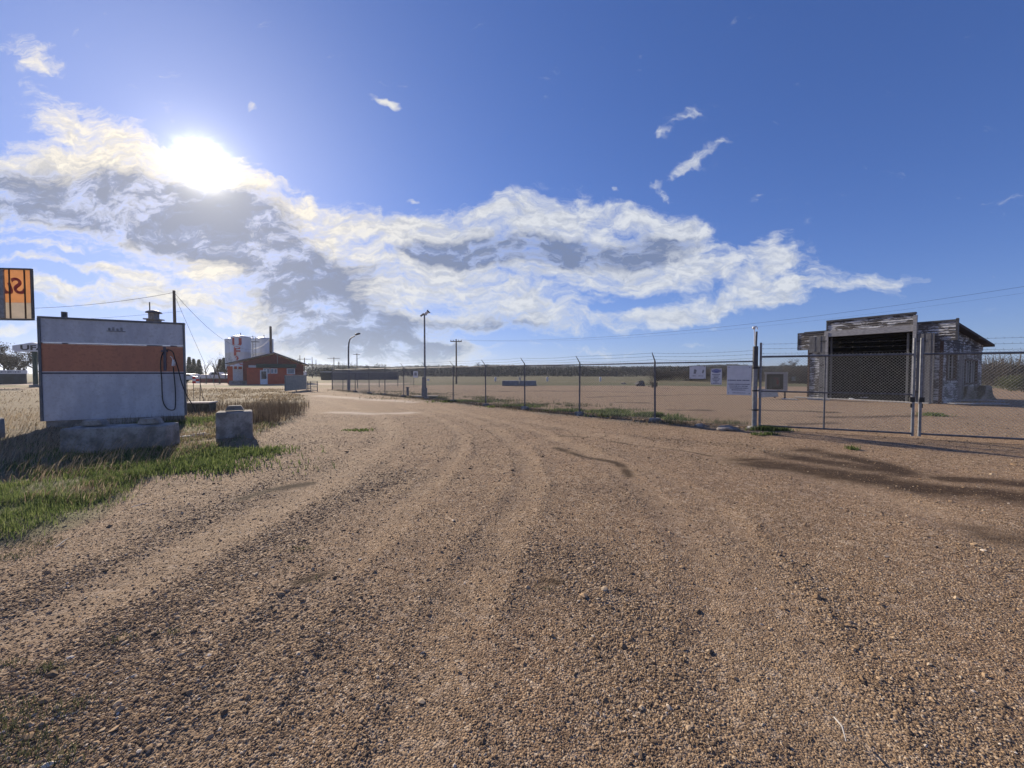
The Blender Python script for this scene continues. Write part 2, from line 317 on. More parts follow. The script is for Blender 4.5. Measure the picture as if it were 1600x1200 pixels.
# ------------------------------------------------------------------ mesh helpers
SPLIT = {'frame_rail', 'upright', 'bolt', 'edge_strip', 'arrow_mark', 'trim', 'hinge', 'mullion', 'inner_stud', 'rear_post', 'stiffener', 'side_rail', 'rib'}
class MB:
    """collects shapes and builds ONE mesh object"""
    def __init__(s): s.v = []; s.f = []; s.sm = []; s.st = []
    def add(s, vs, fs, smooth=False):
        o = len(s.v); s.v += [tuple(v) for v in vs]; s.f += [tuple(i+o for i in f) for f in fs]; s.sm += [smooth]*len(fs); return s
    def box(s, c, d, rot=(0, 0, 0), taper=(1, 1)):
        s.st.append((len(s.v), len(s.f)))
        E = Euler(rot).to_matrix(); c = Vector(c); vs = []
        for z in (-.5, .5):
            tx, ty = taper if z > 0 else (1, 1)
            for x, y in ((-.5, -.5), (.5, -.5), (.5, .5), (-.5, .5)):
                vs.append(c+E@Vector((x*d[0]*tx, y*d[1]*ty, z*d[2])))
        return s.add(vs, [(3, 2, 1, 0), (4, 5, 6, 7), (0, 1, 5, 4), (1, 2, 6, 5), (2, 3, 7, 6), (3, 0, 4, 7)])
    def tube(s, p, q, r0, r1=None, n=10, caps=True):
        s.st.append((len(s.v), len(s.f)))
        p = Vector(p); q = Vector(q); r1 = r0 if r1 is None else r1
        d = (q-p).normalized(); a = d.orthogonal().normalized(); b = d.cross(a); vs = []
        for (c, r) in ((p, r0), (q, r1)):
            for i in range(n):
                t = 2*math.pi*i/n; vs.append(c+a*(r*math.cos(t))+b*(r*math.sin(t)))
        fs = [(i, (i+1) % n, n+(i+1) % n, n+i) for i in range(n)]
        s.add(vs, fs, n > 4)
        if caps: s.add(vs, [tuple(range(n-1, -1, -1)), tuple(range(n, 2*n))])
        return s
    def path(s, pts, r, n=8, closed=False):
        s.st.append((len(s.v), len(s.f)))
        pts = [Vector(p) for p in pts]; k = len(pts); rs = r if isinstance(r, (list, tuple)) else [r]*k; vs = []
        up = None
        for i, p in enumerate(pts):
            d = (pts[min(i+1, k-1)]-pts[max(i-1, 0)]).normalized()
            if up is None: up = d.orthogonal().normalized()
            up = (up-d*up.dot(d)); up = up.normalized() if up.length > 1e-6 else d.orthogonal().normalized()
            b = d.cross(up)
            for j in range(n):
                t = 2*math.pi*j/n; vs.append(p+up*(rs[i]*math.cos(t))+b*(rs[i]*math.sin(t)))
        fs = [(i*n+j, i*n+(j+1) % n, (i+1)*n+(j+1) % n, (i+1)*n+j) for i in range(k-1) for j in range(n)]
        s.add(vs, fs, n > 4); s.add(vs, [tuple(range(n-1, -1, -1)), tuple(range((k-1)*n, k*n))]); return s
    def lathe(s, prof, c=(0, 0, 0), n=28):
        vs = []; c = Vector(c)
        for (r, z) in prof:
            for i in range(n):
                t = 2*math.pi*i/n; vs.append(c+Vector((r*math.cos(t), r*math.sin(t), z)))
        k = len(prof)
        s.add(vs, [(i*n+j, i*n+(j+1) % n, (i+1)*n+(j+1) % n, (i+1)*n+j) for i in range(k-1) for j in range(n)], True)
        return s.add(vs, [tuple(range(n-1, -1, -1)), tuple(range((k-1)*n, k*n))])
    def prism(s, outline, o, ax, ay, thick):
        """outline (2D) in the plane (ax, ay) through o, thickened along ax x ay, centred"""
        s.st.append((len(s.v), len(s.f)))
        o = Vector(o); ax = Vector(ax); ay = Vector(ay); nn = ax.cross(ay).normalized()*thick/2; k = len(outline)
        vs = [o+ax*a+ay*b-nn for a, b in outline]+[o+ax*a+ay*b+nn for a, b in outline]
        return s.add(vs, [tuple(range(k-1, -1, -1)), tuple(range(k, 2*k))]+[(i, (i+1) % k, k+(i+1) % k, k+i) for i in range(k)])
    def build(s, name, m, parent=None, loc=(0, 0, 0), rotz=0, bevel=0):
        if name in SPLIT and len(s.st) > 1:            # every rail, stile or bolt a mesh of its own
            ends = s.st[1:]+[(len(s.v), len(s.f))]; first = None
            for (v0, f0), (v1, f1) in zip(s.st, ends):
                q = MB(); q.v = s.v[v0:v1]; q.f = [tuple(i-v0 for i in f) for f in s.f[f0:f1]]; q.sm = s.sm[f0:f1]
                o = q.build(name, m, parent, loc, rotz, bevel); first = first or o
            return first
        me = bpy.data.meshes.new(name); me.from_pydata(s.v, [], s.f); me.validate(verbose=False)
        if len(me.polygons) == len(s.sm): me.polygons.foreach_set('use_smooth', s.sm)
        bm = bmesh.new(); bm.from_mesh(me)
        if len(bm.faces) < 60000:
            bmesh.ops.recalc_face_normals(bm, faces=bm.faces)
        bm.to_mesh(me); bm.free()
        me.materials.append(m)
        o = bpy.data.objects.new(name, me); COL.objects.link(o); o.location = loc; o.rotation_euler = (0, 0, rotz)
        if parent: o.parent = parent
        if bevel:
            b = o.modifiers.new('bevel', 'BEVEL'); b.width = bevel; b.segments = 2; b.limit_method = 'ANGLE'; b.angle_limit = R(40)
        return o
def tag(o, label, cat, group=None):
    o['label'] = label; o['category'] = cat
    if group: o['group'] = group
    return o
def thing(name, label, cat, loc=(0, 0, 0), rotz=0, group=None):
    o = bpy.data.objects.new(name, None); COL.objects.link(o); o.empty_display_size = .2
    o.location = loc; o.rotation_euler = (0, 0, rotz); return tag(o, label, cat, group)
def copy_tree(o, parent=None):
    c = o.copy(); COL.objects.link(c)
    if parent: c.parent = parent
    for ch in list(o.children): copy_tree(ch, c)
    return c
def raw_mesh(name, V, Fc, m, tone=None, parent=None, smooth=False, nv=3):
    """numpy verts (n,3) and faces (k,nv); tone = per-face value"""
    me = bpy.data.meshes.new(name); V = np.asarray(V, np.float32); Fc = np.asarray(Fc, np.int32)
    me.vertices.add(len(V)); me.vertices.foreach_set('co', V.ravel())
    me.loops.add(Fc.size); me.loops.foreach_set('vertex_index', Fc.ravel())
    me.polygons.add(len(Fc)); me.polygons.foreach_set('loop_start', np.arange(0, Fc.size, nv, dtype=np.int32))
    me.update(calc_edges=True)
    me.polygons.foreach_set('use_smooth', np.full(len(Fc), smooth))
    if tone is not None:
        a = me.attributes.new('tone', 'FLOAT', 'FACE'); a.data.foreach_set('value', np.asarray(tone, np.float32))
    me.materials.append(m)
    o = bpy.data.objects.new(name, me); COL.objects.link(o)
    if parent: o.parent = parent
    return o
def text(body, size, m, parent, name, o, ax, ay, extrude=.003, scale=(1, 1), align='CENTER', bold=0.0, shear=0.0):
    """lettering mesh lying in plane (ax, ay) with its centre at o"""
    c = bpy.data.curves.new('t', 'FONT'); c.body = body; c.size = size; c.extrude = extrude; c.offset = bold; c.align_x = align; c.align_y = 'CENTER'; c.shear = shear
    t = bpy.data.objects.new('t', c); COL.objects.link(t); bpy.context.view_layer.update()
    me = bpy.data.meshes.new_from_object(t.evaluated_get(bpy.context.evaluated_depsgraph_get()))
    bpy.data.objects.remove(t)
    ax = Vector(ax).normalized(); ay = Vector(ay).normalized(); az = ax.cross(ay); o = Vector(o)
    for v in me.vertices:
        x, y, z = v.co.x*scale[0], v.co.y*scale[1], v.co.z
        v.co = o+ax*x+ay*y+az*z
    me.materials.clear(); me.materials.append(m); me.name = name
    ob = bpy.data.objects.new(name, me); COL.objects.link(ob); ob.parent = parent
    return ob

# ------------------------------------------------------------------ ground
def vnoise(x, y, seed=0):
    """smooth value noise, numpy"""
    r = np.random.default_rng(seed); T = r.random((256, 256))
    xi = np.floor(x).astype(int); yi = np.floor(y).astype(int); fx = x-xi; fy = y-yi
    fx = fx*fx*(3-2*fx); fy = fy*fy*(3-2*fy)
    g = lambda a, b: T[a & 255, b & 255]
    return (g(xi, yi)*(1-fx)+g(xi+1, yi)*fx)*(1-fy)+(g(xi, yi+1)*(1-fx)+g(xi+1, yi+1)*fx)*fy
def fbm(x, y, o=4, seed=0):
    s = 0; a = .5; t = 0
    for k in range(o):
        s = s+a*vnoise(x*2**k+17.3*k, y*2**k+5.1*k, seed+k); t += a; a *= .5
    return s/t
def poly_dist(x, y, pts):
    d = np.full(np.shape(x), 1e9)
    for (ax, ay), (bx, by) in zip(pts[:-1], pts[1:]):
        dx, dy = bx-ax, by-ay; t = np.clip(((x-ax)*dx+(y-ay)*dy)/(dx*dx+dy*dy+1e-9), 0, 1)
        d = np.minimum(d, np.hypot(x-ax-t*dx, y-ay-t*dy))
    return d
def gp(l):                                   # photo points on the ground, smoothed into a world polyline
    p = [G(a, b) for a, b in l]; out = []
    for i in range(len(p)-1):
        p0 = p[max(i-1, 0)]; p1 = p[i]; p2 = p[i+1]; p3 = p[min(i+2, len(p)-1)]
        for k in range(6):
            t = k/6; q = .5*((2*p1)+(p2-p0)*t+(2*p0-5*p1+4*p2-p3)*t*t+(3*p1-p0-3*p2+p3)*t**3); out.append((q.x, q.y))
    out.append((p[-1].x, p[-1].y)); return out
TRACKS = [(gp(l), w) for l, w in [
    ([(-120, 1075), (110, 960), (330, 845), (480, 770), (575, 712), (610, 672), (575, 643), (500, 624)], .30),
    ([(250, 1230), (470, 960), (620, 800), (700, 725), (722, 688), (690, 655), (610, 632), (540, 622)], .17),
    ([(640, 1240), (720, 960), (790, 820), (825, 745), (800, 690), (720, 650), (620, 630)], .20),
    ([(1180, 1100), (1115, 900), (1050, 790), (975, 735), (905, 700), (800, 662), (690, 636)], .24),
    ([(1330, 1180), (1210, 930), (1120, 800), (1035, 742), (960, 715)], .20),
    ([(1750, 905), (1500, 815), (1300, 752), (1120, 712), (960, 682), (820, 655)], .35),
]]
ROUGH = [(gp(l), w) for l, w in [
    ([(-60, 1160), (180, 1010), (400, 870), (540, 780), (620, 740)], .30), ([(-100, 990), (100, 905), (300, 815), (440, 745)], .28),
    ([(1210, 880), (1300, 950), (1420, 1060), (1500, 1130)], .30), ([(860, 668), (980, 680), (1150, 697), (1350, 722)], .28),
    ([(880, 880), (960, 960), (1000, 1060)], .35), ([(1160, 850), (1240, 900), (1330, 990)], .3), ([(300, 1150), (430, 1010), (540, 900)], .25), ([(-40, 1260), (120, 1150), (260, 1080)], .4),
]]
DAMP = [(gp(l), w) for l, w in [
    ([(1180, 722), (1290, 738), (1400, 752), (1520, 770), (1640, 782)], .52), ([(1230, 712), (1300, 724), (1370, 733)], .4), ([(1440, 762), (1600, 776), (1760, 790)], .5), ([(1270, 706), (1360, 722), (1400, 735)], .36), ([(1560, 835), (1640, 850), (1760, 880)], .30), ([(1480, 745), (1700, 760)], .28),
    ([(865, 700), (905, 712), (960, 722), (985, 742)], .085), ([(876, 681), (915, 684)], .10), ([(380, 778), (440, 762), (495, 752)], .10),
    ([(955, 690), (1040, 700), (1110, 712)], .05), ([(850, 905), (868, 908)], .05), ([(480, 905), (520, 890)], .05),
]]
YARD = [gp(l) for l in ([(640, 608), (800, 611), (900, 610)], [(700, 613), (860, 611), (1010, 613)], [(920, 620), (1080, 617), (1180, 616)], [(960, 628), (1010, 629)], [(1180, 640), (1300, 643)], [(1050, 640), (1110, 641)], [(1290, 652), (1480, 650)], [(1240, 662), (1300, 660)])]
SILT = [(gp(l), w) for l, w in [([(520, 644), (570, 646), (640, 644)], .35), ([(500, 618), (640, 628)], .6)]]
VERGE = [(G(-900, 1500).x-2, -6.0), (-4.2, .5), (-4.35, 2.2), (-4.75, 3.6), (-5.15, 5.0), (-5.75, 6.4), (-6.1, 8.2), (-6.8, 10.6), (-7.7, 13.5), (-10.2, 19), (-14.5, 27), (-20.5, 34)]
def verge_x(y):
    ys = [p[1] for p in VERGE]; xs = [p[0] for p in VERGE]; xs[0] = -4.2
    return np.interp(y, ys, xs)
FENCE = [(6.93, 10.95), (4.67, 12.5), (2.6, 14.75), (.57, 16.95), (-1.3, 19.05), (-3.27, 21.3), (-5.26, 23.5), (-7.25, 25.7), (-9.24, 27.9), (-11.2, 30.1), (-13.2, 32.3), (-15.2, 34.5), (-17.2, 36.7)]
GATE_R = [(6.93, 10.95), (9.95, 9.42), (13.3, 7.87)]
def sm(d, w): return np.exp(-(d/w)**2)
def fields(x, y):
    """track (smooth packed), rough (coarse stones), damp, silt, verge (soil with thatch), far grass"""
    wob = (fbm(x*.7, y*.7, 3, 5)-.5)*.5
    tr = np.zeros(np.shape(x)); edge = np.zeros(np.shape(x))
    for p, w in TRACKS:
        d = poly_dist(x+wob*.4, y, p); tr = np.maximum(tr, sm(d, w)*(.35+.9*fbm(x*.8+3, y*.35, 3, 21))); edge = np.maximum(edge, np.exp(-((d-w*1.45)/(w*.42))**2))
    ro = np.zeros(np.shape(x))
    for p, w in ROUGH: ro = np.maximum(ro, sm(poly_dist(x+wob, y+wob, p), w))
    ro = np.clip(ro*(.3+1.4*fbm(x*2.3, y*2.3, 4, 31))+edge*.4*(1-tr)+(fbm(x*.9, y*.9, 4, 41)-.45)*1.3, 0, 1)*(1-tr*.75)
    fy_ = np.interp(x, [p[0] for p in (FENCE[::-1]+GATE_R[1:])], [p[1] for p in (FENCE[::-1]+GATE_R[1:])]); ro = np.clip(ro+.35*np.clip((y-fy_-.4)/1.5, 0, 1)*(x > -17), 0, 1)
    da = np.zeros(np.shape(x))
    for p, w in DAMP: da = np.maximum(da, sm(poly_dist(x+wob*.5, y+wob*.5, p), w))
    for p in YARD: da = np.maximum(da, .8*sm(poly_dist(x, y*1.0+wob*2, p), .3))
    da = np.clip(da*(.35+1.5*fbm(x*1.2, y*4.5, 5, 53))*1.15-.12, 0, 1)
    si = np.zeros(np.shape(x))
    for p, w in SILT: si = np.maximum(si, sm(poly_dist(x, y, p), w)*(.3+1.1*fbm(x*2, y*2, 3, 61)))
    ve = verge_x(y)-x+(fbm(x*1.1, y*1.1, 4, 71)-.5)*1.3
    verge = np.clip(ve/.35+.5, 0, 1)*np.clip((40-y)/4, 0, 1)
    # strip beneath the fence
    df = poly_dist(x+wob, y+wob, FENCE)
    strip = np.clip(1.4-df/.75, 0, 1)*np.clip((fbm(x*1.3, y*1.3, 4, 81)-.28)*4, 0, 1)
    yard_end = 46+6*fbm(x*.05, y*.02, 3, 91)+np.clip(x-18, 0, 60)*-.28
    far = np.clip((y-yard_end)/2.0, 0, 1)
    return dict(track=tr, rough=ro, damp=np.clip(da, 0, 1), silt=np.clip(si, 0, 1), verge=verge, strip=strip, far=far, edge=edge)
def height(x, y, f=None):
    f = f or fields(x, y)
    near = np.clip(1.2-np.hypot(x, y)/30, 0, 1)
    h = (fbm(x*.45, y*.45, 3, 3)-.5)*.07+(fbm(x*2.1, y*2.1, 4, 4)-.5)*.028*(1-f['track']*.7)
    h += (fbm(x*7, y*7, 3, 6)-.5)*.013*(f['rough']*.7+.4)*near
    h += -f['track']*.011+f['edge']*.007*(.3+1.2*fbm(x*3, y*3, 2, 7))
    h += f['verge']*.05+f['verge']*(fbm(x*1.5, y*1.5, 3, 8)-.5)*.12+f['strip']*.03*(fbm(x*3, y*3, 3, 9)+.3)
    h = h*np.clip((y+1.5)/2.0, .3, 1)
    return h-.012
def build_ground():
    fx = np.arange(-9.5, 13.0, .055); gx = [13.0]; st = .06
    while gx[-1] < 2600: gx.append(gx[-1]+st); st *= 1.075
    gl = [-9.5]; st = .06
    while gl[-1] > -2600: gl.append(gl[-1]-st); st *= 1.075
    xs = np.concatenate([np.array(gl[1:])[::-1], fx, np.array(gx)])
    fy = np.arange(1.1, 12, .045); gy = [fy[-1]]; st = .05
    while gy[-1] < 3600: gy.append(gy[-1]+st); st *= 1.03 if gy[-1] < 80 else 1.1
    gb = [1.1]; st = .1
    while gb[-1] > -600: gb.append(gb[-1]-st); st *= 1.25
    ys = np.concatenate([np.array(gb[1:])[::-1], fy, np.array(gy[1:])])
    X, Y = np.meshgrid(xs, ys); f = fields(X, Y); Z = height(X, Y, f)
    ny, nx = X.shape; V = np.stack([X, Y, Z], -1).reshape(-1, 3)
    i = np.arange(ny*nx).reshape(ny, nx); Fq = np.stack([i[:-1, :-1], i[:-1, 1:], i[1:, 1:], i[1:, :-1]], -1).reshape(-1, 4)
    me = bpy.data.meshes.new('ground'); me.vertices.add(len(V)); me.vertices.foreach_set('co', V.astype(np.float32).ravel())
    me.loops.add(Fq.size); me.loops.foreach_set('vertex_index', Fq.astype(np.int32).ravel()); me.polygons.add(len(Fq))
    me.polygons.foreach_set('loop_start', np.arange(0, Fq.size, 4, dtype=np.int32)); me.update(calc_edges=True)
    me.polygons.foreach_set('use_smooth', np.full(len(Fq), True))
    # a far green strip, concrete apron and drive in front of the red building
    green = np.clip(1-np.abs(Y-47)/5.0, 0, 1)*(X < -17)*np.clip((-16-X)/3, 0, 1)*np.clip(fbm(X*.3, Y*.3, 3, 15)*2.2-.4, 0, 1)
    green2 = f['verge']*np.clip(1-np.abs(Y-4.6)/2.6, 0, 1)*np.clip(fbm(X*.8, Y*.8, 3, 16)*3-.7, 0, 1)
    apron = np.clip((Y-51)/1.5, 0, 1)*np.clip((66-Y)/4, 0, 1)*np.clip((-14-X)/3, 0, 1)
    f['far'] = f['far']*(1-apron)
    A = np.stack([f['track'], f['rough'], f['damp'], np.maximum(f['silt'], apron*.6)], -1).reshape(-1, 4)
    B = np.stack([f['verge']*(1-green)*(1-apron), np.clip(green+green2*.8, 0, 1), f['far']*(1-green), f['strip']], -1).reshape(-1, 4)
    for nme, D in (('zone_a', A), ('zone_b', B)):
        a = me.attributes.new(nme, 'FLOAT_COLOR', 'POINT'); a.data.foreach_set('color', D.astype(np.float32).ravel())
    m, nt, N, L, b = new_mat('gravel_ground')
    b.inputs['Roughness'].default_value = .92; b.inputs['Specular IOR Level'].default_value = .2
    geo = N.new('ShaderNodeNewGeometry')
    def att(nm):
        a = N.new('ShaderNodeAttribute'); a.attribute_name = nm; s = N.new('ShaderNodeSeparateColor'); L.new(a.outputs['Color'], s.inputs[0]); return s.outputs[0], s.outputs[1], s.outputs[2], a.outputs['Alpha']
    track, rough, damp, silt = att('zone_a'); verge, green_, far, strip = att('zone_b')
    def noise(sc, det=5, ro=.6, st=(1, 1, 1)):
        mp = N.new('ShaderNodeMapping'); mp.inputs['Scale'].default_value = st; L.new(geo.outputs['Position'], mp.inputs[0])
        t = N.new('ShaderNodeTexNoise'); t.inputs['Scale'].default_value = sc; t.inputs['Detail'].default_value = det; t.inputs['Roughness'].default_value = ro; L.new(mp.outputs[0], t.inputs[0]); return t
    def vor(sc, feat='F1', rnd=1.0):
        t = N.new('ShaderNodeTexVoronoi'); t.feature = feat; t.inputs['Scale'].default_value = sc; t.inputs['Randomness'].default_value = rnd; L.new(geo.outputs['Position'], t.inputs['Vector']); return t
    def mixc(f_, a, c, bt='MIX'):
        x = N.new('ShaderNodeMix'); x.data_type = 'RGBA'; x.blend_type = bt
        for s, v in ((x.inputs[0], f_), (x.inputs[6], a), (x.inputs[7], c)):
            if isinstance(v, (int, float)): s.default_value = v
            elif isinstance(v, tuple): s.default_value = _rgb(v)
            else: L.new(v, s)
        return x.outputs[2]
    def ma(op, a, c=None, d=None, cl=False):
        x = N.new('ShaderNodeMath'); x.operation = op; x.use_clamp = cl
        for s, v in zip(x.inputs, (a, c, d)):
            if v is None: continue
            if isinstance(v, (int, float)): s.default_value = v
            else: L.new(v, s)
        return x.outputs[0]
    def mr(v, a, c, d=0., e=1.):
        x = N.new('ShaderNodeMapRange'); L.new(v, x.inputs[0])
        for i_, q in zip((1, 2, 3, 4), (a, c, d, e)): x.inputs[i_].default_value = q
        return x.outputs[0]
    fine = vor(95); coarse = vor(42); big = noise(.8, 5); mid = noise(6, 6, .7); speck = noise(160, 3, .7)
    fcr = N.new('ShaderNodeSeparateColor'); L.new(fine.outputs['Color'], fcr.inputs[0])
    ccr = N.new('ShaderNodeSeparateColor'); L.new(coarse.outputs['Color'], ccr.inputs[0])
    def ramp(v, cols):
        r = N.new('ShaderNodeValToRGB'); L.new(v, r.inputs[0]); e = r.color_ramp.elements
        e[0].position, e[0].color = cols[0][0], _rgb(cols[0][1]); e[1].position, e[1].color = cols[-1][0], _rgb(cols[-1][1])
        for p_, c_ in cols[1:-1]:
            k = e.new(p_); k.color = _rgb(c_)
        return r.outputs[0]
    grav_f = ramp(fcr.outputs[0], [(0, (.08, .05, .03)), (.3, (.25, .16, .092)), (.65, (.39, .263, .152)), (.9, (.525, .38, .238)), (1, (.66, .56, .42))])
    grav_c = ramp(ccr.outputs[0], [(0, (.10, .07, .052)), (.3, (.23, .163, .10)), (.6, (.34, .245, .155)), (.88, (.43, .335, .23)), (1, (.60, .52, .42))])
    c = mixc(ma('MULTIPLY', rough, .6), grav_f, grav_c)
    c = mixc(ma('MULTIPLY', track, .42), c, mixc(mid.outputs[0], (.37, .265, .16), (.50, .375, .24)))
    c = mixc(mr(big.outputs[0], .35, .7, 0., .5), c, mixc(.5, c, (.23, .14, .10)))
    c = mixc(mr(mid.outputs[0], .5, .75, 0., .4), c, mixc(.6, c, (.16, .115, .085)))
    c = mixc(ma('MULTIPLY', speck.outputs[0], .5), c, mixc(1.0, c, (.62, .6, .58), 'MULTIPLY'))
    spk = vor(22); scr = N.new('ShaderNodeSeparateColor'); L.new(spk.outputs['Color'], scr.inputs[0])
    spk2 = vor(7); scr2 = N.new('ShaderNodeSeparateColor'); L.new(spk2.outputs['Color'], scr2.inputs[0])
    c = mixc(mr(scr.outputs[0], .0, .35, .55, 0), c, mixc(.65, c, (.10, .07, .05)))
    c = mixc(mr(scr.outputs[1], .75, 1.0, 0, .45), c, (.52, .41, .30))
    c = mixc(mr(scr2.outputs[0], .0, .4, .35, 0), c, mixc(.5, c, (.11, .08, .06)))
    c = mixc(mr(noise(1.7, 6, .7, (1, .6, 1)).outputs[0], .52, .66, 0, .45), c, mixc(.6, c, (.15, .105, .075)))
    c = mixc(silt, c, (.52, .43, .34))
    soil = mixc(mid.outputs[0], (.10, .08, .05), (.24, .19, .115))
    c = mixc(verge, c, mixc(mr(fcr.outputs[1], .2, .9), soil, (.30, .235, .14)))
    c = mixc(strip, c, mixc(mr(ccr.outputs[1], .1, .8), (.085, .075, .055), (.26, .22, .17)))
    gcol = mixc(noise(3, 4).outputs[0], (.06, .10, .025), (.15, .18, .06))
    c = mixc(green_, c, gcol)
    fcol = mixc(noise(.12, 5, .6, (.25, 1, 1)).outputs[0], (.12, .105, .055), (.22, .175, .10))
    fcol = mixc(mr(noise(.03, 4, .6, (.2, 1, 1)).outputs[0], .42, .6), fcol, (.09, .10, .045))
    c = mixc(far, c, fcol)
    c = mixc(damp, c, mixc(1.0, c, (.24, .215, .19), 'MULTIPLY'))
    L.new(c, b.inputs['Base Color'])
    # relief
    hf = ma('SUBTRACT', 1.0, fine.outputs['Distance']); hc = ma('SUBTRACT', 1.0, coarse.outputs['Distance'])
    h = ma('ADD', ma('MULTIPLY', hf, ma('MULTIPLY_ADD', track, -.15, .8)), ma('MULTIPLY', hc, ma('MULTIPLY', rough, 2.0)))
    h = ma('ADD', h, ma('MULTIPLY', mid.outputs[0], 1.2)); h = ma('ADD', h, ma('MULTIPLY', speck.outputs[0], .5))
    bp = N.new('ShaderNodeBump'); bp.inputs['Strength'].default_value = .9; bp.inputs['Distance'].default_value = .011
    L.new(h, bp.inputs['Height']); L.new(bp.outputs[0], b.inputs['Normal'])
    me.materials.append(m)
    o = bpy.data.objects.new('ground', me); COL.objects.link(o); o['kind'] = 'structure'
build_ground()
def gz(x, y):
    return float(height(np.array([[float(x)]]), np.array([[float(y)]]))[0, 0])
def hz_(x, y): return height(np.asarray(x), np.asarray(y))

# loose stones
ICO = None
def ico():
    bm = bmesh.new(); bmesh.ops.create_icosphere(bm, subdivisions=1, radius=1)
    v = np.array([x.co[:] for x in bm.verts]); f = np.array([[a.index for a in p.verts] for p in bm.faces]); bm.free(); return v, f
def scatter_stones(name, x, y, r, m, tone, flat=.6, sink=.3):
    v, f = ico(); n = len(x); k = len(v)
    s = np.stack([r*RNG.uniform(.8, 1.5, n), r*RNG.uniform(.6, 1.1, n), r*flat*RNG.uniform(.6, 1.2, n)], -1)
    a = RNG.uniform(0, 2*np.pi, n); ca, sa = np.cos(a), np.sin(a)
    jit = RNG.uniform(.72, 1.25, (n, k, 1))
    q = v[None]*jit*s[:, None, :]
    X = q[..., 0]*ca[:, None]-q[..., 1]*sa[:, None]; Y = q[..., 0]*sa[:, None]+q[..., 1]*ca[:, None]
    tl = RNG.normal(0, .3, n)[:, None]; Z = q[..., 2]+X*tl*.5
    z0 = hz_(x, y)+r*flat*sink
    V = np.stack([X+x[:, None], Y+y[:, None], Z+z0[:, None]], -1).reshape(-1, 3)
    Fc = (f[None]+(np.arange(n)*k)[:, None, None]).reshape(-1, 3)
    o = raw_mesh(name, V, Fc, m, np.repeat(tone, len(f))); o['kind'] = 'stuff'; return o
def stone_mat():
    m, nt, N, L, b = new_mat('gravel_stones'); b.inputs['Roughness'].default_value = .95; b.inputs['Specular IOR Level'].default_value = .12
    a = N.new('ShaderNodeAttribute'); a.attribute_name = 'tone'; cr = N.new('ShaderNodeValToRGB'); e = cr.color_ramp.elements
    e[0].color = (.08, .06, .045, 1); e[1].color = (.72, .64, .52, 1)
    for p_, c_ in ((.25, (.14, .10, .065)), (.5, (.30, .203, .118)), (.72, (.42, .297, .18)), (.88, (.48, .38, .26)), (.95, (.6, .5, .38))):
        k = e.new(p_); k.color = _rgb(c_)
    L.new(a.outputs['Fac'], cr.inputs[0]); L.new(cr.outputs[0], b.inputs['Base Color']); return m
def stones():
    n = 520000
    y = np.exp(RNG.uniform(np.log(1.25), np.log(15), n)); x = RNG.uniform(-1.45, 1.45, n)*y
    keep = (x > verge_x(y)-.6) | (RNG.random(n) < .15); x, y = x[keep], y[keep]
    f = fields(x, y); p = np.clip(.42+.4*f['rough']+.4*f['strip'], 0, 1)*(1-.45*f['track'])*(1-.6*f['silt'])*(1-.85*np.clip(f['damp']*2, 0, 1))
    k = RNG.random(len(x)) < p; x, y, ro = x[k], y[k], f['rough'][k]
    left = np.clip((-x-0.2)/2.5, 0, 1)*np.clip((3.6-y)/1.5, 0, 1)
    r = (.00165+.0008*np.minimum(y, 9)**.75)*np.exp(RNG.normal(0, .40, len(x)))*(1+.3*ro+.4*left)*np.where(RNG.random(len(x)) < .007, RNG.uniform(1.6, 3.2, len(x)), 1.0)
    r = np.minimum(r, .032)
    scatter_stones('gravel', x, y, r, stone_mat(), RNG.beta(2.2, 2.2, len(x)))
stones()

# ------------------------------------------------------------------ chain-link fence
def chain(mb, a, b, z0, z1, pitch=.062, r=.0021):
    """woven wire between two ground points: two sets of crossing diagonals with tips above and below"""
    a = Vector(a); b = Vector(b); d = b-a; Ln = d.length; d = d/Ln; nrm = Vector((-d.y, d.x, 0)); H = z1-z0
    def seg(s0, za, s1, zb, off):
        p = a+d*s0; q = a+d*s1; p = Vector((p.x, p.y, za))+nrm*off; q = Vector((q.x, q.y, zb))+nrm*off
        mb.tube(p, q, r, n=3, caps=False)
    k = -int(H/pitch)-1
    while k*pitch < Ln:
        s = k*pitch
        # rising to the right
        s0, s1 = s, s+H; z0_, z1_ = z0, z1
        if s0 < 0: z0_ = z0-s0; s0 = 0
        if s1 > Ln: z1_ = z1-(s1-Ln); s1 = Ln
        if s1-s0 > .02: seg(s0, z0_, s1, z1_, .002); seg(s0, z0+z1-z0_, s1, z0+z1-z1_, -.002)
        k += 1
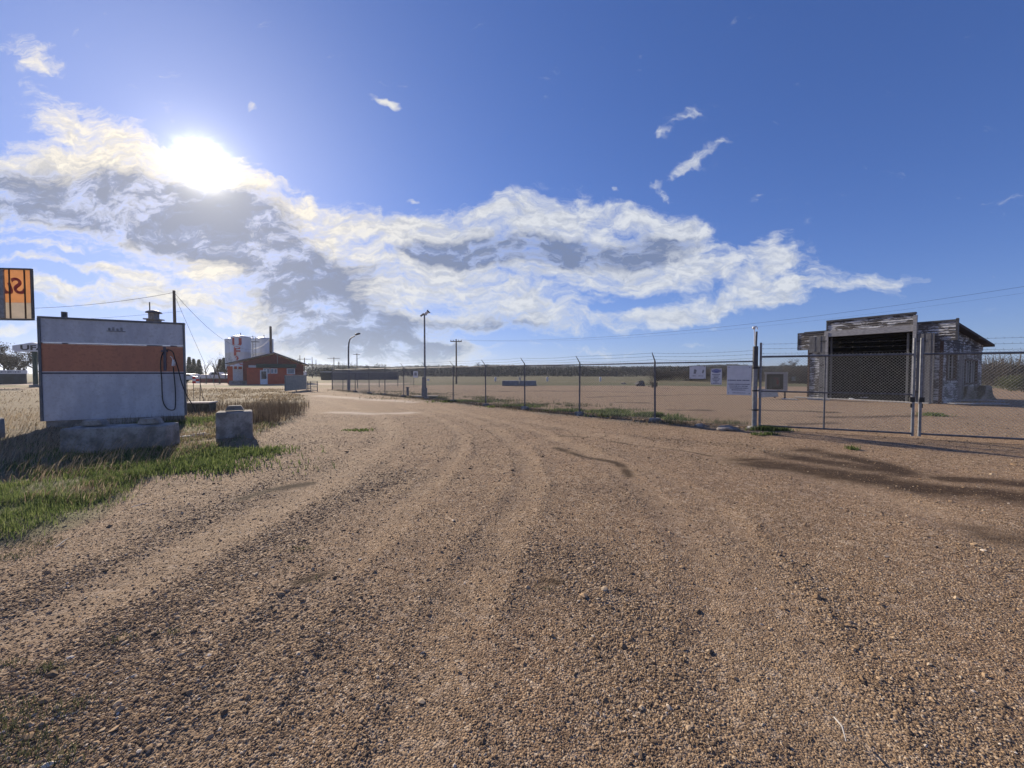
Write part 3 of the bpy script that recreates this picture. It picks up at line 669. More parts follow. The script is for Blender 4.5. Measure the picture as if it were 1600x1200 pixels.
def build_fence():
    o = FENCE[1]
    t = thing('chain_link_fence', 'long chain-link fence with leaning barbed-wire arms running back from the double gate', 'fence', (o[0], o[1], 0))
    O = Vector((o[0], o[1], 0))
    P3 = [Vector((x, y, 0)) for x, y in FENCE]
    rail = MB(); mesh = MB(); low = MB(); strands = [MB(), MB(), MB()]
    tops = []
    for i, p in enumerate(P3):
        d = (P3[min(i+1, len(P3)-1)]-P3[max(i-1, 0)]).normalized(); out = Vector((d.y, -d.x, 0))
        if out.dot(-p) < 0: out = -out
        g = gz(p.x, p.y); wob = Vector((random.uniform(-.03, .03), random.uniform(-.03, .03), random.uniform(-.012, .012)))
        base = Vector((p.x, p.y, g))-O; top = Vector((p.x, p.y, 1.93))-O+wob
        last = i == len(P3)-1
        if i == 0: tip = top+Vector((0, 0, .33)); arm_base = top
        else: arm_base = top+Vector((0, 0, .02)); tip = arm_base+out*.24+Vector((0, 0, .31))
        tops.append((top, arm_base, tip, g))
        if i > 0:
            pm = MB(); pm.tube(base-Vector((0, 0, .1)), top+Vector((0, 0, .05 if not last else .3)), .03 if not last else .045, n=10)
            post = pm.build('post', M['galv_dark'], t)
            if not last:
                am = MB(); am.path([top+Vector((0, 0, .03)), arm_base+Vector((0, 0, .05)), tip], [.028, .022, .012], n=6); am.build('barb_arm', M['galv_dark'], post)
            if i in (1, 2, 3, 4, 5, 6, 7, 8, 9, 10):
                fm = MB(); a_ = random.uniform(0, .6); fm.box(base+Vector((0, 0, .04)), (.34, .34, .16), (random.uniform(-.06, .06), random.uniform(-.06, .06), a_), (.8, .8)); fm.build('footing', M['concrete'], t, bevel=.02)
    for i in range(len(P3)-1):
        (a, ab, at, g0), (b, bb, bt, g1) = tops[i], tops[i+1]
        sag = .012
        rail.path([a, (a+b)/2-Vector((0, 0, sag*.3)), b], .019, n=8)
        A = a+O; B = b+O
        chain(mesh, (A-O).to_tuple(), (B-O).to_tuple(), .05, 1.97, .070 if i < 6 else .085, .0033 if i < 6 else .0033)
        low.path([Vector((a.x, a.y, .07)), Vector((b.x, b.y, .07))], .006, n=4)
        for k, s in enumerate((.95, .62, .3)):
            p = ab.lerp(at, s); q = bb.lerp(bt, s); pts = []
            sg = random.uniform(.015, .05)
            for j in range(9):
                u = j/8; pts.append(p.lerp(q, u)-Vector((0, 0, sg*4*u*(1-u))))
            strands[k].path(pts, .0035, n=4)
            nb = int((q-p).length/.14)
            for j in range(nb):
                u = (j+.5)/nb; c = p.lerp(q, u)-Vector((0, 0, sg*4*u*(1-u))); a1 = random.uniform(0, 6.28)
                e = Vector((math.cos(a1)*.01, 0, math.sin(a1)*.022)); strands[k].tube(c-e, c+e, .0025, n=3)
    rail.build('top_rail', M['galv_dark'], t); mesh.build('wire_mesh', M['wire'], t); low.build('tension_wire', M['rust_wire'], t)
    for s in strands: s.build('barbed_wire', M['rust_wire'], t)
build_fence()

# gate post with its lamp pipe
def gate_post():
    t = thing('gate_post', 'thick galvanised gate post with taller pipe and small hooked light on top', 'gate post', (6.93, 10.95, 0))
    mb = MB(); mb.tube((0, 0, -.1), (0, 0, 2.0), .062, n=16); mb.build('post', M['galv'], t)
    s = MB(); s.tube((0, 0, 1.72), (0, 0, 2.36), .068, n=16); s.build('sleeve', M['trim_dark'], t)
    p = MB(); p.tube((0.01, 0, 2.36), (0.02, 0, 2.78), .028, n=10); p.build('pipe', M['galv_dark'], t)
    c = MB(); c.path([(-.045, -.02, 2.4), (-.05, -.02, 2.75), (-.055, -.02, 2.84)], .012, n=6); c.build('conduit', M['white'], t)
    l = MB(); l.path([(-.055, -.02, 2.84), (-.07, -.02, 2.9), (-.03, -.02, 2.93), (.02, -.02, 2.9), (.03, -.02, 2.84)], .014, n=6)
    l.lathe([(.0, 0), (.035, .01), (.045, .05), (.03, .08), (.0, .09)], (-.07, -.02, 2.84), 12); l.build('light', M['white'], t)
    for z in (.55, 1.1, 1.75):
        b = MB(); b.tube((0, 0, z-.02), (0, 0, z+.02), .071, n=16); b.box((.09, -.03, z), (.08, .035, .04)); b.build('hinge_band', M['black'], t)
    f = MB(); f.lathe([(.2, -.06), (.22, .02), (.17, .07), (.07, .08)], (0, 0, 0), 14); f.build('footing', M['concrete_light'], t)
gate_post()

def gate_leaf(name, a, b, label, brace=True, mid=True, right_stub=True):
    a = Vector((*a, 0)); b = Vector((*b, 0)); d = (b-a).normalized(); Ln = (b-a).length
    rz = math.atan2(d.y, d.x)
    t = thing(name, label, 'gate', (a.x, a.y, 0), rz, 'double swing gates')
    zt, zb = 2.06, .11
    fr = MB(); r = .0235
    fr.tube((0, 0, zt), (Ln, 0, zt), r+.003); fr.tube((0, 0, zb), (Ln, 0, zb), r)
    fr.build('frame_rail', M['galv_dark'], t)
    for x in (0, Ln):
        st = MB(); st.tube((x, 0, .05), (x, 0, 2.46), .03); st.build('stile', M['galv'], t)
    if mid:
        m_ = MB(); m_.tube((0, 0, 1.09), (Ln, 0, 1.07), .021); m_.build('mid_rail', M['galv_dark'], t)
    if brace:
        m_ = MB(); m_.tube((Ln*.455, 0, zb), (Ln*.455, 0, zt), .021); m_.build('brace', M['galv_dark'], t)
    w = MB(); chain(w, (0, .012, 0), (Ln, .012, 0), zb-.02, zt+.055, .072, .0029); w.build('wire_mesh', M['wire'], t)
    for z in (2.16, 2.29, 2.42):
        s = MB(); pts = [(Ln*j/8, 0, z-.02*math.sin(math.pi*j/8)) for j in range(9)]; s.path(pts, .0035, n=4)
        for j in range(int(Ln/.13)):
            c = Vector((.06+j*.13, 0, z-.01)); e = Vector((.008, 0, .02 if j % 2 else -.02)); s.tube(c-e, c+e, .0026, n=3)
        s.build('barbed_wire', M['rust_wire'], t)
    lt = MB(); lt.box((Ln-.02 if mid else .02, 0, .95), (.09, .07, .12)); lt.box((Ln-.02 if mid else .02, 0, .8), (.05, .03, .1)); lt.build('latch', M['black'], t)
    return t
dg = (Vector(GATE_R[1])-Vector(GATE_R[0])).normalized()
gate_leaf('gate_leaf', tuple(Vector(GATE_R[0])+dg*.13), tuple(Vector(GATE_R[1])-dg*.07), 'chain-link gate leaf with a middle rail, hung on the thick post left of the shed')
gate_leaf('gate_leaf', tuple(Vector(GATE_R[1])+dg*.06), tuple(Vector(GATE_R[1])+dg*3.35), 'nearest chain-link gate leaf without a middle rail, cut by the right picture edge', brace=False, mid=False)

# signs on the fence
def fence_pt(px, py, off=.05):
    """point of the fence line below a photo pixel, pushed a little towards the road"""
    a, y, c = ray(px, py); best = None
    for (p, q) in zip(FENCE[:-1], FENCE[1:]):
        dx, dy = q[0]-p[0], q[1]-p[1]; den = a*dy-y*dx
        if abs(den) < 1e-9: continue
        t = (p[0]*dy-p[1]*dx)/den; s = ((p[0]*y-p[1]*a)/(a*dy-y*dx))
        X, Y = a*t, y*t; s = ((X-p[0])*dx+(Y-p[1])*dy)/(dx*dx+dy*dy)
        if -.001 <= s <= 1.001: best = (Vector((X, Y, HC+c*t)), Vector((dx, dy, 0)).normalized()); break
    p_, d_ = best
    if d_.x < 0: d_ = -d_
    out = Vector((d_.y, -d_.x, 0))
    if out.dot(-p_) < 0: out = -out
    return p_+out*off, d_, out
def board(name, label, x0, y0, x1, y1, group='signs wired to the fence'):
    pa, d, out = fence_pt(x0, y0); pb, _, _ = fence_pt(x1, y1)
    w = (Vector((pb.x, pb.y, 0))-Vector((pa.x, pa.y, 0))).length; h = pa.z-pb.z if pa.z > pb.z else .4
    c = (pa+pb)/2
    t = thing(name, label, 'sign', c, math.atan2(d.y, d.x), group)
    mb = MB(); mb.box((0, 0, 0), (w, .008, h)); mb.build('board', M['sign_white'], t, bevel=.002)
    bl = MB()
    for sx_ in (-.42, .42):
        for sz_ in (-.44, .44): bl.tube((w*sx_, -.012, h*sz_), (w*sx_, -.003, h*sz_), .012, n=8)
    bl.build('bolt', M['trim_dark'], t)
    return t, w, h
def words(mb, x0, x1, z, hh, y=-.0065, seedv=0):
    rr = random.Random(seedv); x = x0
    while x < x1-.004:
        l = min(rr.uniform(.6, 1.6)*hh, x1-x); mb.box((x+l/2, y, z), (l, .003, hh*rr.uniform(.75, 1))); x += l+hh*(.25 if rr.random() < .8 else .55)
t, w, h = board('fence_sign', 'landscape white sign with two small dark arrows, leftmost of the three boards', 1078, 572, 1103, 592)
k = MB(); k.box((0, 0, h/2+.006), (w, .02, .012)); k.box((0, 0, -h/2-.006), (w, .02, .012)); k.build('edge_strip', M['trim_dark'], t)
k = MB(); k.prism([(-.03, -.07), (.03, -.07), (.06, .03), (0, .08), (-.02, .03)], (-w*.18, -.006, .03), (1, 0, 0), (0, 0, 1), .003)
k.prism([(-.02, -.05), (.015, -.06), (.035, .03), (0, .06)], (w*.32, -.006, .03), (1, 0, 0), (0, 0, 1), .003)
k.build('arrow_mark', M['galv'], t); k = MB(); words(k, -w*.3, -w*.12, -h*.27, .022, seedv=2); words(k, w*.05, w*.34, -h*.27, .02, seedv=5); k.build('lettering', M['galv'], t)
t, w, h = board('fence_sign', 'small upright white sign with a blue oval reading NOTICE', 1111, 576, 1128, 601)
k = MB(); k.prism([(w*.44*math.cos(a*math.pi/14), h*.105*math.sin(a*math.pi/14)) for a in range(28)], (0, -.006, h*.35), (1, 0, 0), (0, 0, 1), .003); k.build('oval', M['ink_blue'], t)
text('NOTICE', h*.13, M['sign_white'], t, 'lettering', (0, -.009, h*.35), (1, 0, 0), (0, 0, 1), .001, (1.0, 1), bold=.001)
k = MB()
for i, (a, b_) in enumerate(((-.36, .34), (-.26, .26), (-.2, .2), (-.36, .36), (-.28, .26), (-.12, .16), (-.3, .3))): words(k, w*a, w*b_, h*(.13-.092*i), h*.042, seedv=i)
k.build('lettering', M['ink'], t)
t, w, h = board('fence_sign', 'large upright white notice board with dark lines of text, next to the gate post', 1136.5, 571.5, 1174, 617.5)
k = MB(); words(k, -w*.45, -w*.12, -h*.0, .03, seedv=11); words(k, -w*.08, w*.1, 0, .03, seedv=12); words(k, w*.14, w*.45, 0, .03, seedv=13)
for i, (a, b_) in enumerate(((-.44, .44), (-.4, .36), (-.38, .38), (-.3, .26))): words(k, w*a, w*b_, -h*(.135+.065*i), .022, seedv=20+i)
words(k, -w*.26, w*.26, -h*.43, .015, seedv=30); k.build('lettering', M['ink'], t)
t, w, h = board('fence_sign', 'small square white sign on the far fence left of the floodlight pole', 647, 580, 654, 590)
k = MB(); k.box((0, -.006, h*.05), (w*.6, .003, h*.5)); k.box((0, -.0065, h*.05), (w*.42, .0045, h*.34)); k.build('print', M['galv'], t)
t, w, h = board('fence_sign', 'tiny white plate on the far fence just right of the floodlight pole', 668, 592, 672, 595)

# ------------------------------------------------------------------ weathered shed
def clap(mb, x0, x1, z0, z1, y=0.0, axis='x', pitch=.135, top=None, sgn=-1):
    """overlapping boards on a wall; axis x: wall along local x facing -y; axis y: wall along local y facing +x"""
    z = z0; i = 0; pitch = .135
    while z < z1-.01:
        zt = min((math.floor(z/pitch+1e-4)+1)*pitch, z1); lo = x0; hi = x1
        if top:                                     # clip to a sloping top: last position where the roof is above the board
            while hi > lo+.1 and top(hi) < zt: hi -= .1
            if hi <= lo+.1: break
        cuts = [lo]; 
        while cuts[-1] < hi-2.6: cuts.append(cuts[-1]+random.uniform(1.5, 3.0))
        cuts.append(hi)
        for a, b in zip(cuts[:-1], cuts[1:]):
            j = random.uniform(-.004, .004); sk = random.uniform(-.006, .006)
            ob, ot = .042+j, .010+j
            if axis == 'x':
                vs = [(a, y-ob, z+sk), (b-.004, y-ob, z-sk), (b-.004, y-ot, zt+.01), (a, y-ot, zt+.01), (a, y+.01, z), (b-.004, y+.01, z), (b-.004, y+.01, zt), (a, y+.01, zt)]
            else:
                vs = [(y+ob, a, z+sk), (y+ob, b-.004, z-sk), (y+ot, b-.004, zt+.01), (y+ot, a, zt+.01), (y-.01, a, z), (y-.01, b-.004, z), (y-.01, b-.004, zt), (y-.01, a, zt)]
            mb.add(vs, [(0, 1, 2, 3), (0, 4, 5, 1), (1, 5, 6, 2), (2, 6, 7, 3), (3, 7, 4, 0), (4, 7, 6, 5)])
        z = zt; i += 1
def shed():
    ang = R(-60); u = Vector((.5, -.8660, 0)); A = Vector((19.7, 24.0, 0)); O = A-u*.98
    t = thing('old_shed', 'abandoned peeling white clapboard shed with stepped false front and dark open doorway', 'shed', (O.x, O.y, 0), ang)
    Wd, D = 5.82, 8.0; xl, xr = .98, 4.81; zo = 3.84
    roof_z = lambda s: 4.12-.105*s
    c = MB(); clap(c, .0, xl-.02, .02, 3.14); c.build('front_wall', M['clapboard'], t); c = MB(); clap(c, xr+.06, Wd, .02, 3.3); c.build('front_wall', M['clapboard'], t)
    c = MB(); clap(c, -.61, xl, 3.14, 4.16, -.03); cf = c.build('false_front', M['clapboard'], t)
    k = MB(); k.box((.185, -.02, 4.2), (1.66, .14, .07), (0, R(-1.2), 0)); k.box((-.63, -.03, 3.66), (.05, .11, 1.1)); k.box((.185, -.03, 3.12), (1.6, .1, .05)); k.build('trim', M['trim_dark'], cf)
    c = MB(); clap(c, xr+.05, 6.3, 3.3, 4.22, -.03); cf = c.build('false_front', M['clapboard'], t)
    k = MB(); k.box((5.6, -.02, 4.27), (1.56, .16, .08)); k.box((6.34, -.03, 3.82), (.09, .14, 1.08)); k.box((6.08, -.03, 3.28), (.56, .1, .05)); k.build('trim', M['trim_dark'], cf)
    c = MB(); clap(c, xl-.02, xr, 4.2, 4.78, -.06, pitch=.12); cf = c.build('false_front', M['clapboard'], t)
    k = MB(); k.box(((xl+xr)/2, -.05, 4.82), (xr-xl+.12, .2, .09)); k.box((xl-.03, -.06, 4.5), (.07, .12, .6)); k.box((xr+.0, -.06, 4.5), (.07, .12, .6)); k.build('trim', M['trim_dark'], cf)
    k = MB(); k.box(((xl+xr)/2, -.08, 4.02), (xr-xl+.3, .09, .35)); k.build('lintel', M['wood_board'], t, bevel=.01)
    # backing of the false fronts
    k = MB(); k.box((2.85, .05, 4.02), (xr-xl, .06, .36)); k.box((2.9, .03, 4.5), (xr-xl, .04, .6)); k.box((.18, .02, 3.66), (1.55, .05, 1.0)); k.box((5.57, .02, 3.78), (1.46, .05, .92)); k.build('framing', M['wood_grey'], t)
    # side wall seen from the gate, with its door and window openings
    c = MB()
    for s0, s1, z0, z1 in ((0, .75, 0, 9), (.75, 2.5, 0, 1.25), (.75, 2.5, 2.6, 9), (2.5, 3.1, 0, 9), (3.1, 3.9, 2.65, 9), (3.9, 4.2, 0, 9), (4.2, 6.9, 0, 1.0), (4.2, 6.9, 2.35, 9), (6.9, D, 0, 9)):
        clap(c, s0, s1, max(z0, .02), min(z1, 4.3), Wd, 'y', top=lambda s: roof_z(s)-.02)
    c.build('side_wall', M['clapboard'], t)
    k = MB(); k.prism([(0, 0), (D, 0), (D, roof_z(D)), (0, roof_z(0))], (.02, 0, 0), (0, 1, 0), (0, 0, 1), .05); k.box((Wd/2, D-.03, 1.6), (Wd-.06, .05, 3.2)); k.build('back_wall', M['wood_grey'], t)
    for (s0, s1, z0, z1, nm) in ((.75, 2.5, 1.25, 2.6, 3), (4.2, 6.9, 1.0, 2.35, 5)):
        wf = MB(); cx = (s0+s1)/2; cz = (z0+z1)/2
        for zz in (z0, z1): wf.box((Wd+.02, cx, zz), (.09, s1-s0+.14, .09))
        for ss in (s0, s1): wf.box((Wd+.02, ss, cz), (.09, .1, z1-z0-.09))
        w_ = wf.build('window', M['brown_trim'], t)
        mm = MB()
        for i in range(1, nm): mm.box((Wd, s0+(s1-s0)*i/nm, cz), (.04, .05, z1-z0-.1))
        if nm == 3: mm.box((Wd, cx, cz), (.03, s1-s0-.1, .03))
        mm.build('mullion', M['wood_board'], w_)
        g = MB(); g.box((Wd-.03, s0+(s1-s0)/nm*.5, cz), (.006, (s1-s0)/nm-.06, z1-z0-.1)); g.build('pane', M['glass'], w_)
        if nm == 5:
            for i in (1, 3):
                g = MB(); g.box((Wd-.02, s0+(s1-s0)*(i+.45)/nm, cz-.05), (.012, .22, z1-z0-.2), (R(3), 0, 0)); g.build('curtain_board', M['wood_board'], w_)
    k = MB(); k.box((Wd+.07, 3.12, 1.35), (.1, .12, 2.7)); k.box((Wd+.03, 3.9, 1.32), (.07, .1, 2.64)); k.box((Wd+.03, 3.5, 2.66), (.08, .9, .1)); k.build('door_frame', M['wood_board'], t)
    k = MB(); k.box((Wd-.25, 3.5, 1.3), (.04, .78, 2.55), (0, 0, R(24))); k.build('side_door', M['brown_trim'], t)
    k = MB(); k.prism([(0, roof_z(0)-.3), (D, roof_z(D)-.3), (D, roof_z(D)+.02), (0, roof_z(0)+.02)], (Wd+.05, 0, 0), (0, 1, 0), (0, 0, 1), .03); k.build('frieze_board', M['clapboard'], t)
    # corner boards
    k = MB(); k.box((-.01, -.03, 1.57), (.1, .09, 3.14)); k.build('corner_board', M['brown_trim'], t)
    k = MB(); k.box((Wd+.01, -.02, 1.66), (.12, .11, 3.3)); k.build('corner_board', M['brown_trim'], t)
    # roof
    k = MB(); L0, L1 = -.1, D+.65; za, zb = roof_z(L0)+.02, roof_z(L1)+.02
    vs = [(-.35, L0+.18, za), (Wd+.42, L0+.18, za), (Wd+.42, L1, zb), (-.35, L1, zb)]; vs += [(x, y, z+.13) for x, y, z in vs]
    k.add(vs, [(3, 2, 1, 0), (4, 5, 6, 7), (0, 1, 5, 4), (1, 2, 6, 5), (2, 3, 7, 6), (3, 0, 4, 7)]); rf = k.build('roof', M['roof_dark'], t)
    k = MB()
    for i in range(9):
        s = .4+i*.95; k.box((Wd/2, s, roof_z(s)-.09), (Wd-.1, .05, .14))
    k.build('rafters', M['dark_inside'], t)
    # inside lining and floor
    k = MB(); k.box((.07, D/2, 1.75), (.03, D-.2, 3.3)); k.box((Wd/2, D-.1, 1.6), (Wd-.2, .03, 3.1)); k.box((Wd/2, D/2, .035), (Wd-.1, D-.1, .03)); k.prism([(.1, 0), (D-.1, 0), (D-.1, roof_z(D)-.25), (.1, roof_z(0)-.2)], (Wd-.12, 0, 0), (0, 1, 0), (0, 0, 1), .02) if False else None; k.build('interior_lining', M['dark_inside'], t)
    # door leaves folded back
    k = MB(); d1 = [(.42, .0), (.98, .0)]
    for i in range(6): k.box((.03+.155*i+.075, -.10-.012*(i % 2), 3.42), (.15, .035, 1.02))
    for i in range(3): k.box((.60+.125*i+.06, -.12, 1.5), (.12, .035, 2.84))
    k.box((.5, -.075, 3.8), (.9, .03, .12)); dl = k.build('door_leaf', M['wood_grey'], t)
    hh = MB()
    for z in (.7, 2.1, 3.6): hh.box((.8, -.145, z), (.34, .012, .06)); 
    hh.build('hinge', M['black'], dl)
    k = MB()
    for i in range(5): k.box((xr+.14+.13*i+.06, -.13-.010*(i % 2), 1.87), (.125, .035, 3.62))
    k.box((xr+.45, -.10, 3.3), (.64, .03, .14)); k.box((xr+.45, -.10, .6), (.64, .03, .14)); dl = k.build('door_leaf', M['wood_grey'], t)
    hh = MB(); hh.box((xr+.3, -.165, 3.3), (.34, .012, .06)); hh.box((xr+.3, -.165, .6), (.34, .012, .06)); hh.build('hinge', M['black'], dl)
    # jambs and the pale rail post
    k = MB(); k.box((xl-.01, -.09, 2.05), (.12, .12, 4.1)); k.build('jamb', M['wood_board'], t)
    k = MB(); k.box((xr+.03, -.12, 2.35), (.14, .12, 4.7), (0, R(.4), 0)); k.build('jamb', M['wood_board'], t)
    k = MB(); k.box((xr-.30, .25, 1.9), (.09, .1, 3.8)); k.box((xl+.1, .22, 1.9), (.08, .1, 3.8)); k.build('inner_stud', M['wood_grey'], t)
    k = MB(); k.box((2.9, -.2, .03), (5.2, .5, .05)); k.box((.3, -.55, .04), (1.6, .4, .05), (0, 0, R(4))); k.build('sill', M['concrete_light'], t)
    return O, ang
SHO, SHA = shed()
def shed_w(x, y, z=0): 
    c, s = math.cos(SHA), math.sin(SHA); return Vector((SHO.x+x*c-y*s, SHO.y+x*s+y*c, z))

# jersey barriers, planks and scraps by the shed
def jersey(label, loc, rz, ln=1.6, group='concrete barriers by the shed'):
    mb = MB(); prof = [(-.32, 0), (.32, 0), (.32, .08), (.17, .32), (.10, .86), (-.10, .86), (-.17, .32), (-.32, .08)]
    mb.prism(prof, (0, 0, 0), (1, 0, 0), (0, 0, 1), ln)
    o = mb.build('concrete_barrier', M['concrete'], None, loc, rz, bevel=.02); return tag(o, label, 'barrier', group)
jersey('flared concrete barrier end close against the shed wall', G(1519, 627)+Vector((0, .3, 0)), R(-38))
jersey('flared concrete barrier end farthest right of the shed', G(1547, 625)+Vector((0, .3, 0)), R(-38))
def plank(label, p, q, w=.2, z=.04, m='wood_board'):
    a = G(*p); b = G(*q); d = b-a; mb = MB(); Ln = d.length
    mb.box((0, 0, z), (Ln, w, .035), (R(3), R(1), 0), (1, .95)); mb.box((Ln*.15, w*.2, z+.03), (Ln*.5, w*.5, .02))
    o = mb.build('plank', M[m], None, (a+b)/2, math.atan2(d.y, d.x), bevel=.004); return tag(o, label, 'plank', 'loose planks on the ground')
plank('broad grey plank lying in front of the flared barriers', (1486, 634), (1572, 633), .3, .09)
plank('thin grey plank lying under the shed windows', (1490, 630), (1535, 628), .2, .12)
plank('short plank behind the broad one by the barriers', (1515, 629), (1570, 631), .22, .15)
plank('pale board lying flat before the left shed corner', (1262, 624), (1296, 625), .35, .03, 'concrete_light')
plank('flat pale board lying on the gravel between derelict cabinet and shed', (1222, 624), (1246, 625), .3, .03, 'concrete_light')
def scrap(label, px, py, w, h, m, seed, flat=.5):
    rr = random.Random(seed); p = G(px, py); mb = MB()
    for i in range(5): mb.box((rr.uniform(-.4, .4)*w, rr.uniform(-.3, .3)*w, h*rr.uniform(.2, .5)), (w*rr.uniform(.3, .6), w*rr.uniform(.2, .5), h*rr.uniform(.4, .9)), (rr.uniform(-.5, .5), rr.uniform(-.5, .5), rr.uniform(0, 3)), (rr.uniform(.5, 1), rr.uniform(.5, 1)))
    o = mb.build('scrap_pile', M[m], None, p, 0, bevel=.01); return tag(o, label, 'scrap')
scrap('low heap of dark scrap beyond the yard, left of the signs', 1000, 603, 1.3, .8, 'trim_dark', 3)
scrap('small crumpled white litter on the shed threshold', 1330, 625, .3, .12, 'white', 5)
scrap('second white litter scrap at the shed doorway, more to the right', 1350, 622.5, .4, .1, 'white', 6)
scrap('white sheet metal scrap at the right picture edge beyond the shed', 1588, 608, 1.2, .3, 'white', 8)
scrap('dark rubbish slumped against the shed side wall', 1497, 626, .5, .6, 'trim_dark', 9)

# derelict cabinet with tilted white board
def cabinet():
    p = G(1212, 622); d = p.y; w = 25/600*d; rz = R(-40)
    t = thing('derelict_cabinet', 'derelict fuel pump cabinet with white frame and dark open face left of the shed', 'cabinet', p, rz)
    z0, z1 = .5, 1.6; hw = w/2*1.05
    f = MB(); f.box((-hw, 0, (z0+z1)/2), (.07, .34, z1-z0)); f.box((hw-.04, 0, (z0+z1)/2), (.2, .34, z1-z0)); f.box((0, 0, z1), (2*hw+.16, .38, .12)); f.box((0, 0, z0), (2*hw, .34, .07)); f.build('frame', M['wood_board'], t, bevel=.01)
    b = MB(); b.box((0, .1, (z0+z1)/2), (2*hw-.05, .05, z1-z0-.1)); b.build('back_panel', M['dark_inside'], t)
    i = MB(); i.box((.02, -.02, 1.05), (.36, .16, .55)); i.box((.0, -.11, 1.12), (.2, .03, .25)); i.box((-.28, -.02, .95), (.1, .12, .7)); i.build('pump_works', M['skid'], t, bevel=.01)
    i = MB(); i.box((.1, -.12, 1.02), (.1, .03, .3)); i.box((.0, -.13, 1.25), (.22, .02, .06)); i.build('red_plate', M['carred'], t)
    for x in (-.05, hw-.06):
        l = MB(); l.box((x, 0, z0/2), (.09, .12, z0)); l.build('leg', M['brown_trim'], t)
cabinet()
p = G(1200, 623); mb = MB(); mb.prism([(-.55, 0), (.6, .1), (.55, .5), (-.5, .62)], (0, 0, .05), (1, 0, 0), (0, .35, .94), .03)
tag(mb.build('tilted_board', M['concrete_light'], None, p, R(-12)), 'pale slab leaning at the foot of the derelict cabinet', 'board')

# ------------------------------------------------------------------ fuel panel on the left
def fuel_panel():
    a = Vector((-13.44, 11.0, 0)); b = Vector((-10.67, 12.5, 0)); d = (b-a).normalized(); Ln = (b-a).length
    t = thing('billboard_wall', 'large white steel panel with a wide faded orange band, seen beside the road', 'panel', a, math.atan2(d.y, d.x))
    zb, zt = .22, 3.17; th = .07
    b1, b2 = 1.60, 2.465
    def slab(z0, z1, m, nm, y=0, x0=0, x1=None):
        mb = MB(); x1 = Ln if x1 is None else x1; mb.box(((x0+x1)/2, y, (z0+z1)/2), (x1-x0, th, z1-z0))
        return mb.build(nm, M[m], t, bevel=.002)
    slab(zb, b1-.02, 'white_paint', 'lower_panel'); slab(b1+.02, b2-.02, 'orange_paint', 'orange_band'); slab(b2+.02, zt, 'white_paint', 'upper_panel')
    k = MB(); k.box((Ln/2, -.012, b1), (Ln, th, .05)); k.build('band_trim', M['orange_line'], t)
    k = MB(); k.box((Ln/2, -.014, b1+.035), (Ln, th, .018)); k.box((Ln/2, -.008, b2+.03), (Ln, th, .03)); k.build('pale_trim', M['white'], t)
    k = MB(); k.box((Ln/2, -.012, b2-.005), (Ln, th, .02)); k.build('band_trim', M['orange_line'], t)
    e = MB(); e.box((Ln/2, 0, zt+.025), (Ln+.1, .13, .055)); e.box((-.025, 0, (zb+zt)/2), (.06, .13, zt-zb)); e.box((Ln+.02, 0, (zb+zt)/2), (.045, .11, zt-zb)); e.build('edge_frame', M['frame_grey'], t, bevel=.004)
    s = MB(); s.box((Ln/2, .06, .1), (Ln*.98, .12, .42)); s.build('base_skirt', M['concrete'], t)
    pl = MB()
    for x in (.42, Ln-.3): pl.box((x, .14, zt/2), (.09, .09, zt+.0))
    pl.box((.42, .14, zt+.1), (.1, .1, .25)); pl.build('rear_post', M['trim_dark'], t)
    # small row of raised marks under the top edge
    q = MB(); cx = Ln*.50; cz = zt-.28
    for i, (o, hh) in enumerate(((-.15, .08), (-.06, .1), (.03, .07), (.12, .1))): q.box((cx+o, -.04, cz+hh/2), (.045, .02, hh))
    q.box((cx+.0, -.04, cz-.02), (.42, .03, .02)); q.build('nameplate', M['galv'], t)
    # rivets
    rv = MB()
    for x in np.linspace(.08, Ln-.08, 12):
        for z in (b2+.1, b1-.1): rv.tube((x, -.042, z), (x, -.036, z), .008, n=6)
    rv.build('rivets', M['galv'], t)
    # stencilled upright arrow below the nozzle hook
    return t, a, d, Ln
FP, FPa, FPd, FPL = fuel_panel()
def fp(x, y, z): n_ = Vector((-FPd.y, FPd.x, 0)); v = FPa+FPd*x+n_*y; return Vector((v.x, v.y, z))
